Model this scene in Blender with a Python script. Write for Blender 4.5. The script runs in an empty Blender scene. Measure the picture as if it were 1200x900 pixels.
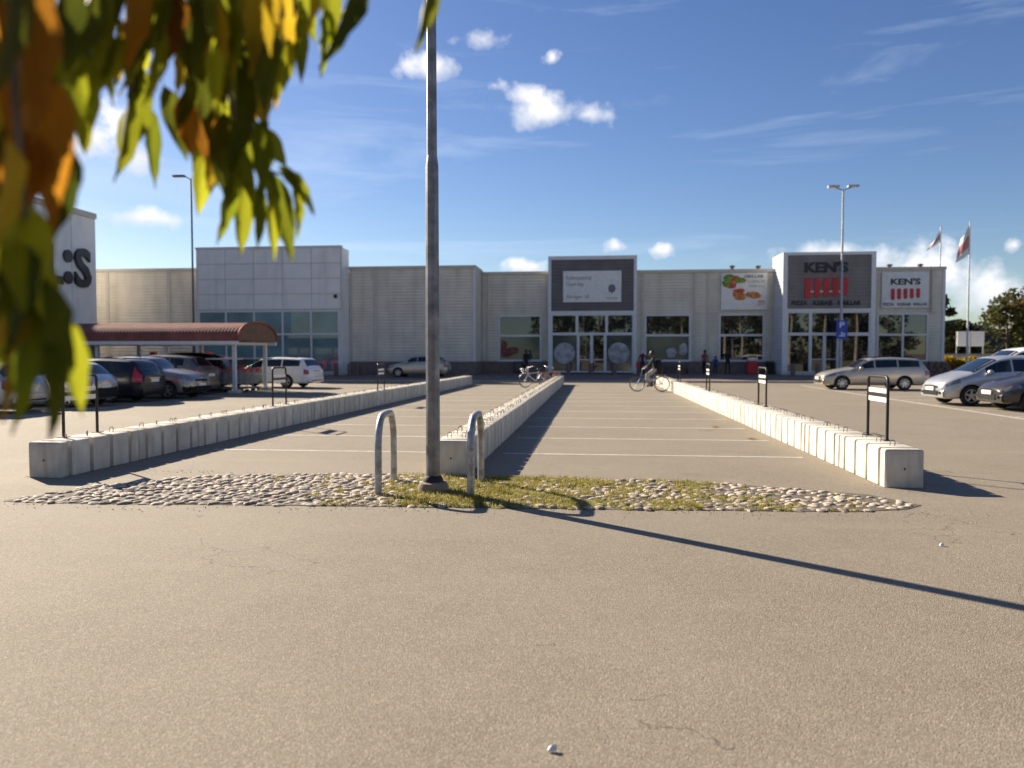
import bpy, bmesh, math, random
from mathutils import Vector, Matrix, noise
PI = math.pi
SC = bpy.context.scene
COL = SC.collection
R = random.Random(11)

# ------------------------------------------------------------------ camera
cam_d = bpy.data.cameras.new('camera')
cam = bpy.data.objects.new('camera', cam_d); COL.objects.link(cam)
cam.location = (0, 0, 1.65)
cam_d.sensor_width = 36.0; cam_d.lens = 27.0
YAW = math.atan(97/900); PITCH = math.atan(35/900)
cam.rotation_euler = (PI/2 - PITCH, 0, YAW)
cam_d.clip_start = 0.05; cam_d.clip_end = 6000
cam_d.dof.use_dof = True; cam_d.dof.focus_distance = 7.2; cam_d.dof.aperture_fstop = 1.45
SC.camera = cam
SC.view_settings.view_transform = 'Standard'
SC.view_settings.look = 'None'
SC.view_settings.exposure = 1.22
SC.view_settings.gamma = 1.0

# ------------------------------------------------------------------ sun and sky
SUN_EL = math.radians(27.8)
SUN_DIR = Vector((-0.783*math.cos(SUN_EL), 0.622*math.cos(SUN_EL), math.sin(SUN_EL)))   # towards the sun
sun_d = bpy.data.lights.new('sun', 'SUN'); sun_d.energy = 5.0; sun_d.angle = math.radians(0.5); sun_d.color = (1.0, 0.87, 0.69)
sun = bpy.data.objects.new('sun', sun_d); COL.objects.link(sun)
sun.rotation_euler = (-SUN_DIR).to_track_quat('-Z', 'Y').to_euler()
world = bpy.data.worlds.new('World'); SC.world = world; world.use_nodes = True
wt = world.node_tree; wn = wt.nodes; wl = wt.links; wn.clear()

def wnode(t, **k):
    n = wn.new(t)
    for a, b in k.items(): setattr(n, a, b)
    return n
def wmath(op, a, b=None, clamp=False):
    n = wnode('ShaderNodeMath', operation=op, use_clamp=clamp)
    for i, v in enumerate((a, b)):
        if v is None: continue
        if isinstance(v, (int, float)): n.inputs[i].default_value = v
        else: wl.new(v, n.inputs[i])
    return n.outputs[0]
sky = wnode('ShaderNodeTexSky', sky_type='NISHITA', sun_disc=False)
sky.sun_elevation = SUN_EL; sky.sun_rotation = math.atan2(SUN_DIR.x, SUN_DIR.y)
sky.altitude = 0; sky.air_density = 1.0; sky.dust_density = 0.25; sky.ozone_density = 3.0
hsv = wnode('ShaderNodeHueSaturation'); hsv.inputs['Hue'].default_value = 0.513; hsv.inputs['Saturation'].default_value = 1.14; hsv.inputs['Value'].default_value = 0.93
wl.new(sky.outputs[0], hsv.inputs['Color'])
tc = wnode('ShaderNodeTexCoord'); DIRV = tc.outputs['Generated']
def wnoise(scale, detail, rough, vec=DIRV, dist=0.0):
    n = wnode('ShaderNodeTexNoise'); n.inputs['Scale'].default_value = scale; n.inputs['Detail'].default_value = detail
    n.inputs['Roughness'].default_value = rough; n.inputs['Distortion'].default_value = dist
    wl.new(vec, n.inputs['Vector']); return n.outputs['Fac']
puff = wnoise(20, 6, 0.56); fine = wnoise(60, 3, 0.5)
edge = wmath('ADD', wmath('MULTIPLY', wmath('SUBTRACT', puff, 0.5), 4.6), wmath('MULTIPLY', wmath('SUBTRACT', fine, 0.5), 0.8))
def wdot(v):
    n = wnode('ShaderNodeVectorMath', operation='DOT_PRODUCT'); wl.new(DIRV, n.inputs[0]); n.inputs[1].default_value = v
    return n.outputs['Value']
def cloud(az, el, wa, we, gain=1.0, amp=1.0, flat=0.0):
    """a cumulus seen in the direction (azimuth east of north, elevation), half widths in degrees"""
    a, e = math.radians(az), math.radians(el)
    U = (math.cos(a), -math.sin(a), 0); V = (-math.sin(a)*math.sin(e), -math.cos(a)*math.sin(e), math.cos(e))
    D = (math.sin(a)*math.cos(e), math.cos(a)*math.cos(e), math.sin(e))
    u = wmath('DIVIDE', wdot(U), math.sin(math.radians(wa))); v = wmath('DIVIDE', wdot(V), math.sin(math.radians(we)))
    r = wmath('SQRT', wmath('ADD', wmath('MULTIPLY', u, u), wmath('MULTIPLY', v, v)))
    m = wmath('MULTIPLY', wmath('ADD', wmath('SUBTRACT', 1.0, r), wmath('MULTIPLY', edge, amp)), gain)
    front = wmath('GREATER_THAN', wdot(D), 0.0)
    low = wmath('MULTIPLY', wmath('SUBTRACT', 0.0, v), 0.5) if flat else None
    return wmath('MULTIPLY', m, front, True), v
CLOUDS = []   # filled with directions measured as azimuth / elevation
for c in ((-11.8, 20.0, 2.8, 1.1, 1.1, .6), (-8.4, 21.9, 2.3, 0.95, 1.1, .6), (-3.2, 17.2, 3.7, 1.35, 1.2, .55), (-5.2, 18.4, 1.6, .8, 1.0, .7), (-.6, 17.0, 1.6, .7, 1.0, .6), (-7.3, 19.0, 1.4, .6), (-3.2, 20.7, 0.5, 0.6),
          (-32.0, 9.0, 3.3, 0.75, 1.0, .6), (-35.0, 13.6, 4.5, 2.0), (22.0, 5.0, 4.2, 2.0, 1.3, .5), (16.0, 7.0, 3.2, 0.8, 1.0, .6), (25.6, 3.8, 2.8, 1.7, 1.2, .5), (18.5, 6.0, 2.6, 1.4, 1.2, .55),
          (1.6, 7.8, 0.9, 0.55), (4.9, 7.5, 0.8, 0.5), (-4.9, 6.4, 2.0, 0.6), (26.9, 6.7, .6, .4),
          (-70, 17, 9, 3), (-95, 12, 12, 3), (62, 14, 8, 2.6), (85, 20, 9, 3), (120, 16, 10, 3), (150, 22, 9, 3.5), (185, 14, 12, 3), (215, 20, 10, 4), (245, 15, 10, 3)):
    CLOUDS.append(cloud(*c))
mask = None; shade = None
for m, v in CLOUDS:
    mask = m if mask is None else wmath('MAXIMUM', mask, m)
    s = wmath('MULTIPLY', m, v)
    shade = s if shade is None else wmath('ADD', shade, s)
# thin high cirrus in long streaks
mp = wnode('ShaderNodeMapping'); wl.new(DIRV, mp.inputs['Vector'])
mp.inputs['Rotation'].default_value = (0, math.radians(-14), math.radians(10)); mp.inputs['Scale'].default_value = (0.9, 0.9, 7.5)
cir = wnoise(2.6, 7, 0.6, mp.outputs[0], 0.6)
cirm = wmath('MULTIPLY', wmath('SUBTRACT', cir, 0.535), 1.2, True)
mixc = wnode('ShaderNodeMixRGB'); wl.new(cirm, mixc.inputs['Fac']); wl.new(hsv.outputs[0], mixc.inputs['Color1'])
mixc.inputs['Color2'].default_value = (7.5, 8.4, 9.8, 1)
CLB = wmath('ADD', wmath('MULTIPLY', wmath('ADD', shade, 0.55, True), 0.45), wmath('MULTIPLY', puff, 0.55))
cr = wnode('ShaderNodeMixRGB'); wl.new(CLB, cr.inputs['Fac'])
cr.inputs['Color1'].default_value = (4.3, 4.9, 6.2, 1); cr.inputs['Color2'].default_value = (11.6, 11.3, 11.0, 1)
mixk = wnode('ShaderNodeMixRGB'); wl.new(mask, mixk.inputs['Fac']); wl.new(mixc.outputs[0], mixk.inputs['Color1']); wl.new(cr.outputs[0], mixk.inputs['Color2'])
bg = wnode('ShaderNodeBackground'); bg.inputs['Strength'].default_value = 0.052
wl.new(mixk.outputs[0], bg.inputs['Color'])
wo = wnode('ShaderNodeOutputWorld'); wl.new(bg.outputs[0], wo.inputs['Surface'])

# ------------------------------------------------------------------ helpers: tags
def tag(o, label=None, cat=None, group=None, kind=None):
    if label: o['label'] = label
    if cat: o['category'] = cat
    if group: o['group'] = group
    if kind: o['kind'] = kind
    return o
def thing(name, label, cat, loc=(0, 0, 0), rz=0, group=None):
    o = bpy.data.objects.new(name, None); COL.objects.link(o)
    o.location = loc; o.rotation_euler = (0, 0, rz); o.empty_display_size = 0.2
    return tag(o, label, cat, group)
def copy_tree(o, parent=None):
    c = o.copy(); COL.objects.link(c)
    if parent is not None: c.parent = parent
    for ch in list(o.children): copy_tree(ch, c)
    return c

# ------------------------------------------------------------------ helpers: meshes
class MB:
    """collects vertices and faces, then links them as ONE mesh object"""
    def __init__(s): s.v = []; s.f = []; s.m = []; s.mi = 0
    def add(s, vs, fs, M=None):
        b = len(s.v)
        s.v += [tuple(M @ Vector(p)) if M is not None else tuple(p) for p in vs]
        s.f += [tuple(i + b for i in f) for f in fs]; s.m += [s.mi]*len(fs); return s
    def box(s, x0, x1, y0, y1, z0, z1, M=None):
        return s.add([(x0,y0,z0),(x1,y0,z0),(x1,y1,z0),(x0,y1,z0),(x0,y0,z1),(x1,y0,z1),(x1,y1,z1),(x0,y1,z1)],
                     [(0,3,2,1),(4,5,6,7),(0,1,5,4),(1,2,6,5),(2,3,7,6),(3,0,4,7)], M)
    def quad(s, a, b, c, d): return s.add([a, b, c, d], [(0, 1, 2, 3)])
    def lathe(s, prof, n=16, M=None, cap=True):
        vs = []; fs = []
        for r, z in prof:
            for k in range(n): vs.append((r*math.cos(2*PI*k/n), r*math.sin(2*PI*k/n), z))
        for i in range(len(prof)-1):
            for k in range(n):
                a = i*n+k; b = i*n+(k+1) % n; fs.append((a, b, b+n, a+n))
        if cap: fs.append(tuple(range(n))[::-1]); fs.append(tuple(range((len(prof)-1)*n, len(prof)*n)))
        return s.add(vs, fs, M)
    def tube(s, pts, r, n=8, closed=False):
        pts = [Vector(p) for p in pts]; rings = []; N = len(pts)
        rr = r if isinstance(r, (list, tuple)) else [r]*N
        up = None
        for i, p in enumerate(pts):
            a = pts[i-1] if (i > 0 or closed) else p; b = pts[(i+1) % N] if (i < N-1 or closed) else p
            t = (b - a).normalized()
            if up is None: up = Vector((0, 0, 1)) if abs(t.z) < 0.9 else Vector((1, 0, 0))
            x = up.cross(t)
            if x.length < 1e-4: x = Vector((0, 1, 0)).cross(t)
            x.normalize(); y = t.cross(x); up = y
            rings.append([p + (x*math.cos(2*PI*k/n) + y*math.sin(2*PI*k/n))*rr[i] for k in range(n)])
        vs = [q for ring in rings for q in ring]; fs = []
        for i in range(N if closed else N-1):
            j = (i+1) % N
            for k in range(n): fs.append((i*n+k, i*n+(k+1) % n, j*n+(k+1) % n, j*n+k))
        if not closed: fs.append(tuple(range(n))[::-1]); fs.append(tuple((N-1)*n+k for k in range(n)))
        return s.add(vs, fs)
    def mesh(s, name, mats, smooth=None):
        me = bpy.data.meshes.new(name); me.from_pydata(s.v, [], s.f)
        for m in (mats if isinstance(mats, (list, tuple)) else [mats]): me.materials.append(m)
        if isinstance(mats, (list, tuple)) and len(mats) > 1: me.polygons.foreach_set('material_index', s.m)
        if smooth is not None:
            me.polygons.foreach_set('use_smooth', [True]*len(me.polygons)); me.set_sharp_from_angle(angle=math.radians(smooth))
        me.update(); return me
    def build(s, name, mats, parent=None, smooth=None, loc=None):
        return link(name, s.mesh(name, mats, smooth), parent, loc)
def link(name, me, parent=None, loc=None, rot=None):
    o = bpy.data.objects.new(name, me); COL.objects.link(o)
    if parent is not None: o.parent = parent
    if loc is not None: o.location = loc
    if rot is not None: o.rotation_euler = rot
    return o
def box(name, x0, x1, y0, y1, z0, z1, m, parent=None, bevel=0.0):
    o = MB().box(x0, x1, y0, y1, z0, z1).build(name, m, parent)
    if bevel:
        bm = bmesh.new(); bm.from_mesh(o.data)
        bmesh.ops.bevel(bm, geom=bm.edges[:], offset=bevel, segments=2, affect='EDGES'); bm.to_mesh(o.data); bm.free()
    return o

# ------------------------------------------------------------------ helpers: materials
MATS = {}
def mat(name, col, rough=0.6, metal=0.0, var=0.12, scale=4.0, bump=0.0, bscale=40.0, spec=0.5, ior=1.5, coat=0.0, rand=0.0, col2=None, detail=6):
    """principled, colour broken up by noise (and by a random value per object), optional noise bump"""
    m = bpy.data.materials.new(name); m.use_nodes = True; t = m.node_tree; n = t.nodes; l = t.links
    b = n['Principled BSDF']; b.inputs['Roughness'].default_value = rough; b.inputs['Metallic'].default_value = metal
    b.inputs['Specular IOR Level'].default_value = spec; b.inputs['IOR'].default_value = ior; b.inputs['Coat Weight'].default_value = coat
    b.inputs['Coat Roughness'].default_value = 0.05
    co = n.new('ShaderNodeTexCoord'); nz = n.new('ShaderNodeTexNoise'); nz.inputs['Scale'].default_value = scale; nz.inputs['Detail'].default_value = detail
    l.new(co.outputs['Object'], nz.inputs['Vector'])
    mx = n.new('ShaderNodeMixRGB'); c2 = col2 or tuple(c*(1-2*var) for c in col); c1 = col if col2 else tuple(min(1, c*(1+2*var)) for c in col)
    mx.inputs['Color1'].default_value = (*c2, 1); mx.inputs['Color2'].default_value = (*c1, 1)
    rp = n.new('ShaderNodeMapRange'); rp.inputs['From Min'].default_value = 0.3; rp.inputs['From Max'].default_value = 0.7
    l.new(nz.outputs['Fac'], rp.inputs['Value']); l.new(rp.outputs[0], mx.inputs['Fac']); out = mx.outputs[0]
    if rand:
        oi = n.new('ShaderNodeObjectInfo'); mr = n.new('ShaderNodeMapRange'); mr.inputs['To Min'].default_value = 1-rand; mr.inputs['To Max'].default_value = 1+rand
        l.new(oi.outputs['Random'], mr.inputs['Value']); mm = n.new('ShaderNodeVectorMath'); mm.operation = 'SCALE'
        l.new(out, mm.inputs[0]); l.new(mr.outputs[0], mm.inputs['Scale']); out = mm.outputs[0]
    l.new(out, b.inputs['Base Color'])
    if bump:
        n2 = n.new('ShaderNodeTexNoise'); n2.inputs['Scale'].default_value = bscale; n2.inputs['Detail'].default_value = 5; l.new(co.outputs['Object'], n2.inputs['Vector'])
        bp = n.new('ShaderNodeBump'); bp.inputs['Strength'].default_value = bump; bp.inputs['Distance'].default_value = 0.01
        l.new(n2.outputs['Fac'], bp.inputs['Height']); l.new(bp.outputs[0], b.inputs['Normal'])
    MATS[name] = m; return m

def asphalt_material():
    m = bpy.data.materials.new('asphalt'); m.use_nodes = True; t = m.node_tree; n = t.nodes; l = t.links; b = n['Principled BSDF']
    co = n.new('ShaderNodeTexCoord'); V = co.outputs['Object']
    def nz(scale, det, rough=0.55, vec=V):
        q = n.new('ShaderNodeTexNoise'); q.inputs['Scale'].default_value = scale; q.inputs['Detail'].default_value = det; q.inputs['Roughness'].default_value = rough
        l.new(vec, q.inputs['Vector']); return q.outputs['Fac']
    def mth(op, a, c=None, clamp=False):
        q = n.new('ShaderNodeMath'); q.operation = op; q.use_clamp = clamp
        for i, v in enumerate((a, c)):
            if v is None: continue
            if isinstance(v, (int, float)): q.inputs[i].default_value = v
            else: l.new(v, q.inputs[i])
        return q.outputs[0]
    def mix(f, a, c, bt='MIX'):
        q = n.new('ShaderNodeMixRGB'); q.blend_type = bt
        if isinstance(f, (int, float)): q.inputs[0].default_value = f
        else: l.new(f, q.inputs[0])
        for i, v in ((1, a), (2, c)):
            if isinstance(v, tuple): q.inputs[i].default_value = (*v, 1)
            else: l.new(v, q.inputs[i])
        return q.outputs[0]
    big = nz(0.35, 5, 0.6); mid = nz(2.2, 6, 0.65)
    mp = n.new('ShaderNodeMapping'); mp.inputs['Scale'].default_value = (0.12, 1.6, 1); l.new(V, mp.inputs['Vector'])
    streak = nz(1.0, 5, 0.6, mp.outputs[0])
    vo = n.new('ShaderNodeTexVoronoi'); vo.inputs['Scale'].default_value = 150; l.new(V, vo.inputs['Vector'])
    vo2 = n.new('ShaderNodeTexVoronoi'); vo2.inputs['Scale'].default_value = 40; l.new(V, vo2.inputs['Vector'])
    base = mix(mth('MULTIPLY', mth('SUBTRACT', big, 0.3), 2.2, True), (0.186, 0.155, 0.112), (0.244, 0.209, 0.156))
    base = mix(mth('MULTIPLY', mth('SUBTRACT', mid, 0.45), 1.5, True), base, (0.262, 0.226, 0.169))
    base = mix(mth('MULTIPLY', mth('SUBTRACT', streak, 0.52), 1.7, True), base, (0.185, 0.148, 0.110))
    sep = n.new('ShaderNodeSeparateColor'); l.new(vo.outputs['Color'], sep.inputs[0])
    base = mix(mth('MULTIPLY', mth('SUBTRACT', sep.outputs[0], 0.62), 1.5, True), base, (0.46, 0.41, 0.335))
    base = mix(mth('MULTIPLY', mth('SUBTRACT', sep.outputs[1], 0.70), 1.7, True), base, (0.075, 0.063, 0.050))
    sep2 = n.new('ShaderNodeSeparateColor'); l.new(vo2.outputs['Color'], sep2.inputs[0])
    base = mix(mth('MULTIPLY', mth('SUBTRACT', sep2.outputs[0], 0.93), 4.0, True), base, (0.36, 0.32, 0.26))
    # old oil spots and a few darker worn tracks
    vs_ = n.new('ShaderNodeTexVoronoi'); vs_.inputs['Scale'].default_value = 0.55; l.new(V, vs_.inputs['Vector'])
    spot = mth('MULTIPLY', mth('SUBTRACT', 0.30, mth('ADD', vs_.outputs['Distance'], mth('MULTIPLY', mid, 0.32))), 5.0, True)
    base = mix(mth('MULTIPLY', spot, 0.42), base, (0.085, 0.068, 0.052))
    mp2 = n.new('ShaderNodeMapping'); mp2.inputs['Rotation'].default_value = (0, 0, math.radians(7)); mp2.inputs['Scale'].default_value = (0.05, 0.9, 1); l.new(V, mp2.inputs['Vector'])
    trk = nz(1.0, 3, 0.5, mp2.outputs[0]); base = mix(mth('MULTIPLY', mth('SUBTRACT', trk, 0.60), 2.6, True), base, (0.30, 0.255, 0.20))
    # cracks: cell borders bent by noise, only where a broad mask allows them
    wv = n.new('ShaderNodeVectorMath'); wv.operation = 'ADD'; nzc = n.new('ShaderNodeTexNoise'); nzc.inputs['Scale'].default_value = 3.0; nzc.inputs['Detail'].default_value = 6
    l.new(V, nzc.inputs['Vector']); sc = n.new('ShaderNodeVectorMath'); sc.operation = 'SCALE'; sc.inputs['Scale'].default_value = 0.55
    l.new(nzc.outputs['Color'], sc.inputs[0]); l.new(V, wv.inputs[0]); l.new(sc.outputs[0], wv.inputs[1])
    vc = n.new('ShaderNodeTexVoronoi'); vc.feature = 'DISTANCE_TO_EDGE'; vc.inputs['Scale'].default_value = 1.35; l.new(wv.outputs[0], vc.inputs['Vector'])
    cm = mth('LESS_THAN', vc.outputs['Distance'], 0.006)
    area = mth('GREATER_THAN', nz(0.42, 2), 0.60)
    cm = mth('MULTIPLY', cm, area)
    base = mix(mth('MULTIPLY', cm, 0.5), base, (0.035, 0.03, 0.026))
    l.new(base, b.inputs['Base Color']); b.inputs['Roughness'].default_value = 0.85; b.inputs['Specular IOR Level'].default_value = 0.35
    h = mth('ADD', mth('MULTIPLY', vo.outputs['Distance'], -0.9), mth('MULTIPLY', mid, 0.5))
    h = mth('SUBTRACT', h, mth('MULTIPLY', cm, 0.8))
    bp = n.new('ShaderNodeBump'); bp.inputs['Strength'].default_value = 0.65; bp.inputs['Distance'].default_value = 0.006; l.new(h, bp.inputs['Height']); l.new(bp.outputs[0], b.inputs['Normal'])
    return m

def leaf_material(name, c1, c2, trans=0.45, vein=True):
    m = bpy.data.materials.new(name); m.use_nodes = True; t = m.node_tree; n = t.nodes; l = t.links; n.clear()
    o = n.new('ShaderNodeOutputMaterial'); co = n.new('ShaderNodeTexCoord'); nz = n.new('ShaderNodeTexNoise'); nz.inputs['Scale'].default_value = 3.2; nz.inputs['Detail'].default_value = 5
    oi = n.new('ShaderNodeObjectInfo'); ad = n.new('ShaderNodeMath'); ad.operation = 'MULTIPLY_ADD'; ad.inputs[1].default_value = 0.9; ad.inputs[2].default_value = -0.45
    l.new(co.outputs['Object'], nz.inputs['Vector']); l.new(oi.outputs['Random'], ad.inputs[0])
    s = n.new('ShaderNodeMath'); s.operation = 'ADD'; l.new(nz.outputs['Fac'], s.inputs[0]); l.new(ad.outputs[0], s.inputs[1]); s.use_clamp = True
    mx = n.new('ShaderNodeMixRGB'); mx.inputs[1].default_value = (*c1, 1); mx.inputs[2].default_value = (*c2, 1); l.new(s.outputs[0], mx.inputs[0]); out = mx.outputs[0]
    if vein:
        wv = n.new('ShaderNodeTexWave'); wv.bands_direction = 'Y'; wv.inputs['Scale'].default_value = 7.0; wv.inputs['Distortion'].default_value = 1.0
        l.new(co.outputs['Object'], wv.inputs['Vector'])
        m2 = n.new('ShaderNodeMixRGB'); m2.blend_type = 'MULTIPLY'; m2.inputs[0].default_value = 0.22; l.new(out, m2.inputs[1]); l.new(wv.outputs['Color'], m2.inputs[2]); out = m2.outputs[0]
    d = n.new('ShaderNodeBsdfPrincipled'); d.inputs['Roughness'].default_value = 0.65; d.inputs['Specular IOR Level'].default_value = 0.15; l.new(out, d.inputs['Base Color'])
    tr = n.new('ShaderNodeBsdfTranslucent'); g = n.new('ShaderNodeGamma'); g.inputs[1].default_value = 0.8; l.new(out, g.inputs[0]); l.new(g.outputs[0], tr.inputs['Color'])
    ms = n.new('ShaderNodeMixShader'); ms.inputs[0].default_value = trans; l.new(d.outputs[0], ms.inputs[1]); l.new(tr.outputs[0], ms.inputs[2]); l.new(ms.outputs[0], o.inputs[0])
    return m

def concrete_material():
    m = mat('concrete', (0.56, 0.525, 0.45), 0.85, var=0.10, scale=3.0, bump=0.25, bscale=30, rand=0.09, spec=0.3)
    n = m.node_tree.nodes; l = m.node_tree.links; b = n['Principled BSDF']; src = b.inputs['Base Color'].links[0].from_socket
    geo = n.new('ShaderNodeNewGeometry'); mp = n.new('ShaderNodeMapping'); mp.inputs['Scale'].default_value = (9, 9, 1.1); l.new(geo.outputs['Position'], mp.inputs['Vector'])
    z = n.new('ShaderNodeTexNoise'); z.inputs['Scale'].default_value = 1.0; z.inputs['Detail'].default_value = 5; l.new(mp.outputs[0], z.inputs['Vector'])
    r = n.new('ShaderNodeMapRange'); r.inputs['From Min'].default_value = .52; r.inputs['From Max'].default_value = .78; l.new(z.outputs['Fac'], r.inputs['Value'])
    z2 = n.new('ShaderNodeTexNoise'); z2.inputs['Scale'].default_value = 38; z2.inputs['Detail'].default_value = 2; l.new(geo.outputs['Position'], z2.inputs['Vector'])
    r2 = n.new('ShaderNodeMapRange'); r2.inputs['From Min'].default_value = .68; r2.inputs['From Max'].default_value = .74; r2.inputs['To Max'].default_value = .5; l.new(z2.outputs['Fac'], r2.inputs['Value'])
    ad = n.new('ShaderNodeMath'); ad.operation = 'MAXIMUM'; l.new(r.outputs[0], ad.inputs[0]); l.new(r2.outputs[0], ad.inputs[1])
    x = n.new('ShaderNodeMixRGB'); x.blend_type = 'MULTIPLY'; x.inputs[2].default_value = (.74, .70, .62, 1); l.new(ad.outputs[0], x.inputs[0]); l.new(src, x.inputs[1]); l.new(x.outputs[0], b.inputs['Base Color'])
    return m
M_asph = asphalt_material()
M_conc = concrete_material()
M_paint = mat('road_paint', (0.66, 0.63, 0.56), 0.7, var=0.1, scale=9, col2=(0.40, 0.36, 0.31))
M_galv = mat('galvanised_steel', (0.36, 0.36, 0.37), 0.48, 0.6, var=0.2, scale=14, bump=0.1, bscale=60)
M_galvd = mat('weathered_pole_steel', (0.215, 0.21, 0.22), 0.5, 0.55, var=0.2, scale=6, bump=0.1, bscale=50)
M_black = mat('black_steel', (0.022, 0.020, 0.020), 0.45, 0.3, var=0.1)
M_rubber = mat('black_rubber', (0.016, 0.016, 0.017), 0.75, var=0.2, scale=20)
M_rebar = mat('rusty_rebar', (0.17, 0.13, 0.10), 0.7, 0.3, var=0.2, scale=60)
M_footc = mat('brown_concrete', (0.23, 0.185, 0.14), 0.9, var=0.15, scale=9, bump=0.5, bscale=40)
M_wplate = mat('white_plate', (0.72, 0.72, 0.70), 0.45, var=0.04)
M_clad = mat('beige_cladding', (0.68, 0.63, 0.535), 0.5, var=0.05, scale=0.8, spec=0.4)
M_cladtrim = mat('cladding_trim', (0.54, 0.50, 0.43), 0.5, var=0.04)
M_brick = mat('brown_brick_plinth', (0.19, 0.145, 0.128), 0.85, var=0.12, scale=6, bump=0.3, bscale=12)
M_wpanel = mat('white_facade_panel', (0.80, 0.78, 0.745), 0.4, var=0.03, scale=0.7, rand=0.03)
M_wframe = mat('white_aluminium', (0.66, 0.67, 0.68), 0.4, var=0.03)
M_dgrey = mat('dark_grey_cladding', (0.14, 0.125, 0.128), 0.5, var=0.06, scale=1)
M_mgrey = mat('mid_grey_cladding', (0.20, 0.185, 0.18), 0.5, var=0.06, scale=1)
M_slate = mat('slate_grey_cladding', (0.085, 0.085, 0.095), 0.55, var=0.06, scale=1)
M_pave = mat('brown_paving', (0.175, 0.125, 0.102), 0.9, var=0.10, scale=1.5, bump=0.3, bscale=8)
M_kerb = mat('kerb_stone', (0.34, 0.31, 0.27), 0.9, var=0.1, scale=5)
def glass(name, col, ior=1.9, rough=0.02):
    m = mat(name, col, rough, var=0.15, scale=0.6, spec=0.5, ior=ior); return m
M_glass = glass('dark_shop_glass', (0.016, 0.018, 0.017))
M_glasst = glass('teal_shop_glass', (0.15, 0.255, 0.265), 1.7)
M_glassf = glass('frosted_shop_film', (0.06, 0.085, 0.08), 1.6, 0.08)
M_glassc = glass('car_glass', (0.007, 0.012, 0.017), 1.55)
M_stick = mat('grey_window_sticker', (0.36, 0.36, 0.37), 0.5, var=0.25, scale=2.5)
M_navy = mat('navy_letters', (0.012, 0.013, 0.022), 0.4, var=0.05)
M_red = mat('red_plastic', (0.50, 0.018, 0.02), 0.4, var=0.06)
M_blue = mat('blue_sign', (0.02, 0.06, 0.42), 0.4, var=0.05)
M_greytext = mat('grey_print', (0.16, 0.16, 0.18), 0.6, var=0.05)
M_roofred = mat('red_brown_roof_sheet', (0.25, 0.088, 0.068), 0.8, var=0.12, scale=2.0, spec=.15)
M_gable = mat('brown_gable', (0.16, 0.085, 0.05), 0.6, var=0.1)
M_dirt = mat('dirt_joint', (0.10, 0.082, 0.06), 0.95, var=0.2, scale=8, bump=0.5, bscale=50)
M_stone = mat('cobblestone', (0.33, 0.275, 0.215), 0.8, var=0.2, scale=16, bump=0.5, bscale=50, rand=0.34)
M_granite = mat('brown_stone', (0.17, 0.115, 0.095), 0.85, var=0.15, scale=14)
M_orange = mat('orange_plastic', (0.55, 0.11, 0.035), 0.5, var=0.08)
M_yellow = mat('ochre_hedge', (0.30, 0.20, 0.03), 0.8, var=0.2)
M_bark = mat('grey_brown_bark', (0.12, 0.095, 0.07), 0.9, var=0.2, scale=9, bump=0.5)
M_birch = mat('birch_bark', (0.62, 0.58, 0.50), 0.7, var=0.06, scale=3, col2=(0.25, 0.22, 0.19))
M_fol = leaf_material('olive_foliage', (0.035, 0.042, 0.012), (0.105, 0.098, 0.026), 0.3, False)
M_folr = leaf_material('rusty_foliage', (0.06, 0.045, 0.014), (0.14, 0.085, 0.022), 0.3, False)
M_grass = leaf_material('verge_grass', (0.11, 0.115, 0.012), (0.34, 0.27, 0.05), 0.4, False)
M_moss = mat('yellow_green_moss', (0.17, 0.15, 0.03), 0.95, var=0.3, scale=14, bump=0.6, bscale=60)
LEAFM = [leaf_material('green_leaf', (0.070, 0.092, 0.004), (0.24, 0.25, 0.008), 0.6), leaf_material('lime_leaf', (0.15, 0.19, 0.006), (0.40, 0.40, 0.014), 0.62),
         leaf_material('rust_leaf', (0.16, 0.055, 0.006), (0.50, 0.19, 0.010), 0.6), leaf_material('deep_green_leaf', (0.030, 0.042, 0.004), (0.11, 0.12, 0.008), 0.5),
         leaf_material('golden_leaf', (0.26, 0.17, 0.006), (0.58, 0.37, 0.015), 0.62)]
def clear_material():
    m = bpy.data.materials.new('clear_sheet'); m.use_nodes = True; n = m.node_tree.nodes; l = m.node_tree.links; n.clear()
    o = n.new('ShaderNodeOutputMaterial'); t = n.new('ShaderNodeBsdfTransparent'); t.inputs[0].default_value = (.62, .68, .64, 1); g = n.new('ShaderNodeBsdfGlossy'); g.inputs['Roughness'].default_value = .08
    x = n.new('ShaderNodeMixShader'); x.inputs[0].default_value = .12; l.new(t.outputs[0], x.inputs[1]); l.new(g.outputs[0], x.inputs[2]); l.new(x.outputs[0], o.inputs[0]); return m
M_clear = clear_material()
for m_ in (M_clad, M_wpanel, M_dgrey, M_mgrey):
    n = m_.node_tree.nodes; l = m_.node_tree.links; b = n['Principled BSDF']; src = b.inputs['Base Color'].links[0].from_socket
    geo = n.new('ShaderNodeNewGeometry'); mp = n.new('ShaderNodeMapping'); mp.inputs['Scale'].default_value = (1.6, 1.6, .16); l.new(geo.outputs['Position'], mp.inputs['Vector'])
    z = n.new('ShaderNodeTexNoise'); z.inputs['Scale'].default_value = 1.0; z.inputs['Detail'].default_value = 6; l.new(mp.outputs[0], z.inputs['Vector'])
    r = n.new('ShaderNodeMapRange'); r.inputs['From Min'].default_value = .48; r.inputs['From Max'].default_value = .75; r.inputs['To Max'].default_value = .55; l.new(z.outputs['Fac'], r.inputs['Value'])
    x = n.new('ShaderNodeMixRGB'); x.blend_type = 'MULTIPLY'; x.inputs[2].default_value = (.72, .69, .64, 1); l.new(r.outputs[0], x.inputs[0]); l.new(src, x.inputs[1]); l.new(x.outputs[0], b.inputs['Base Color'])


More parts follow.
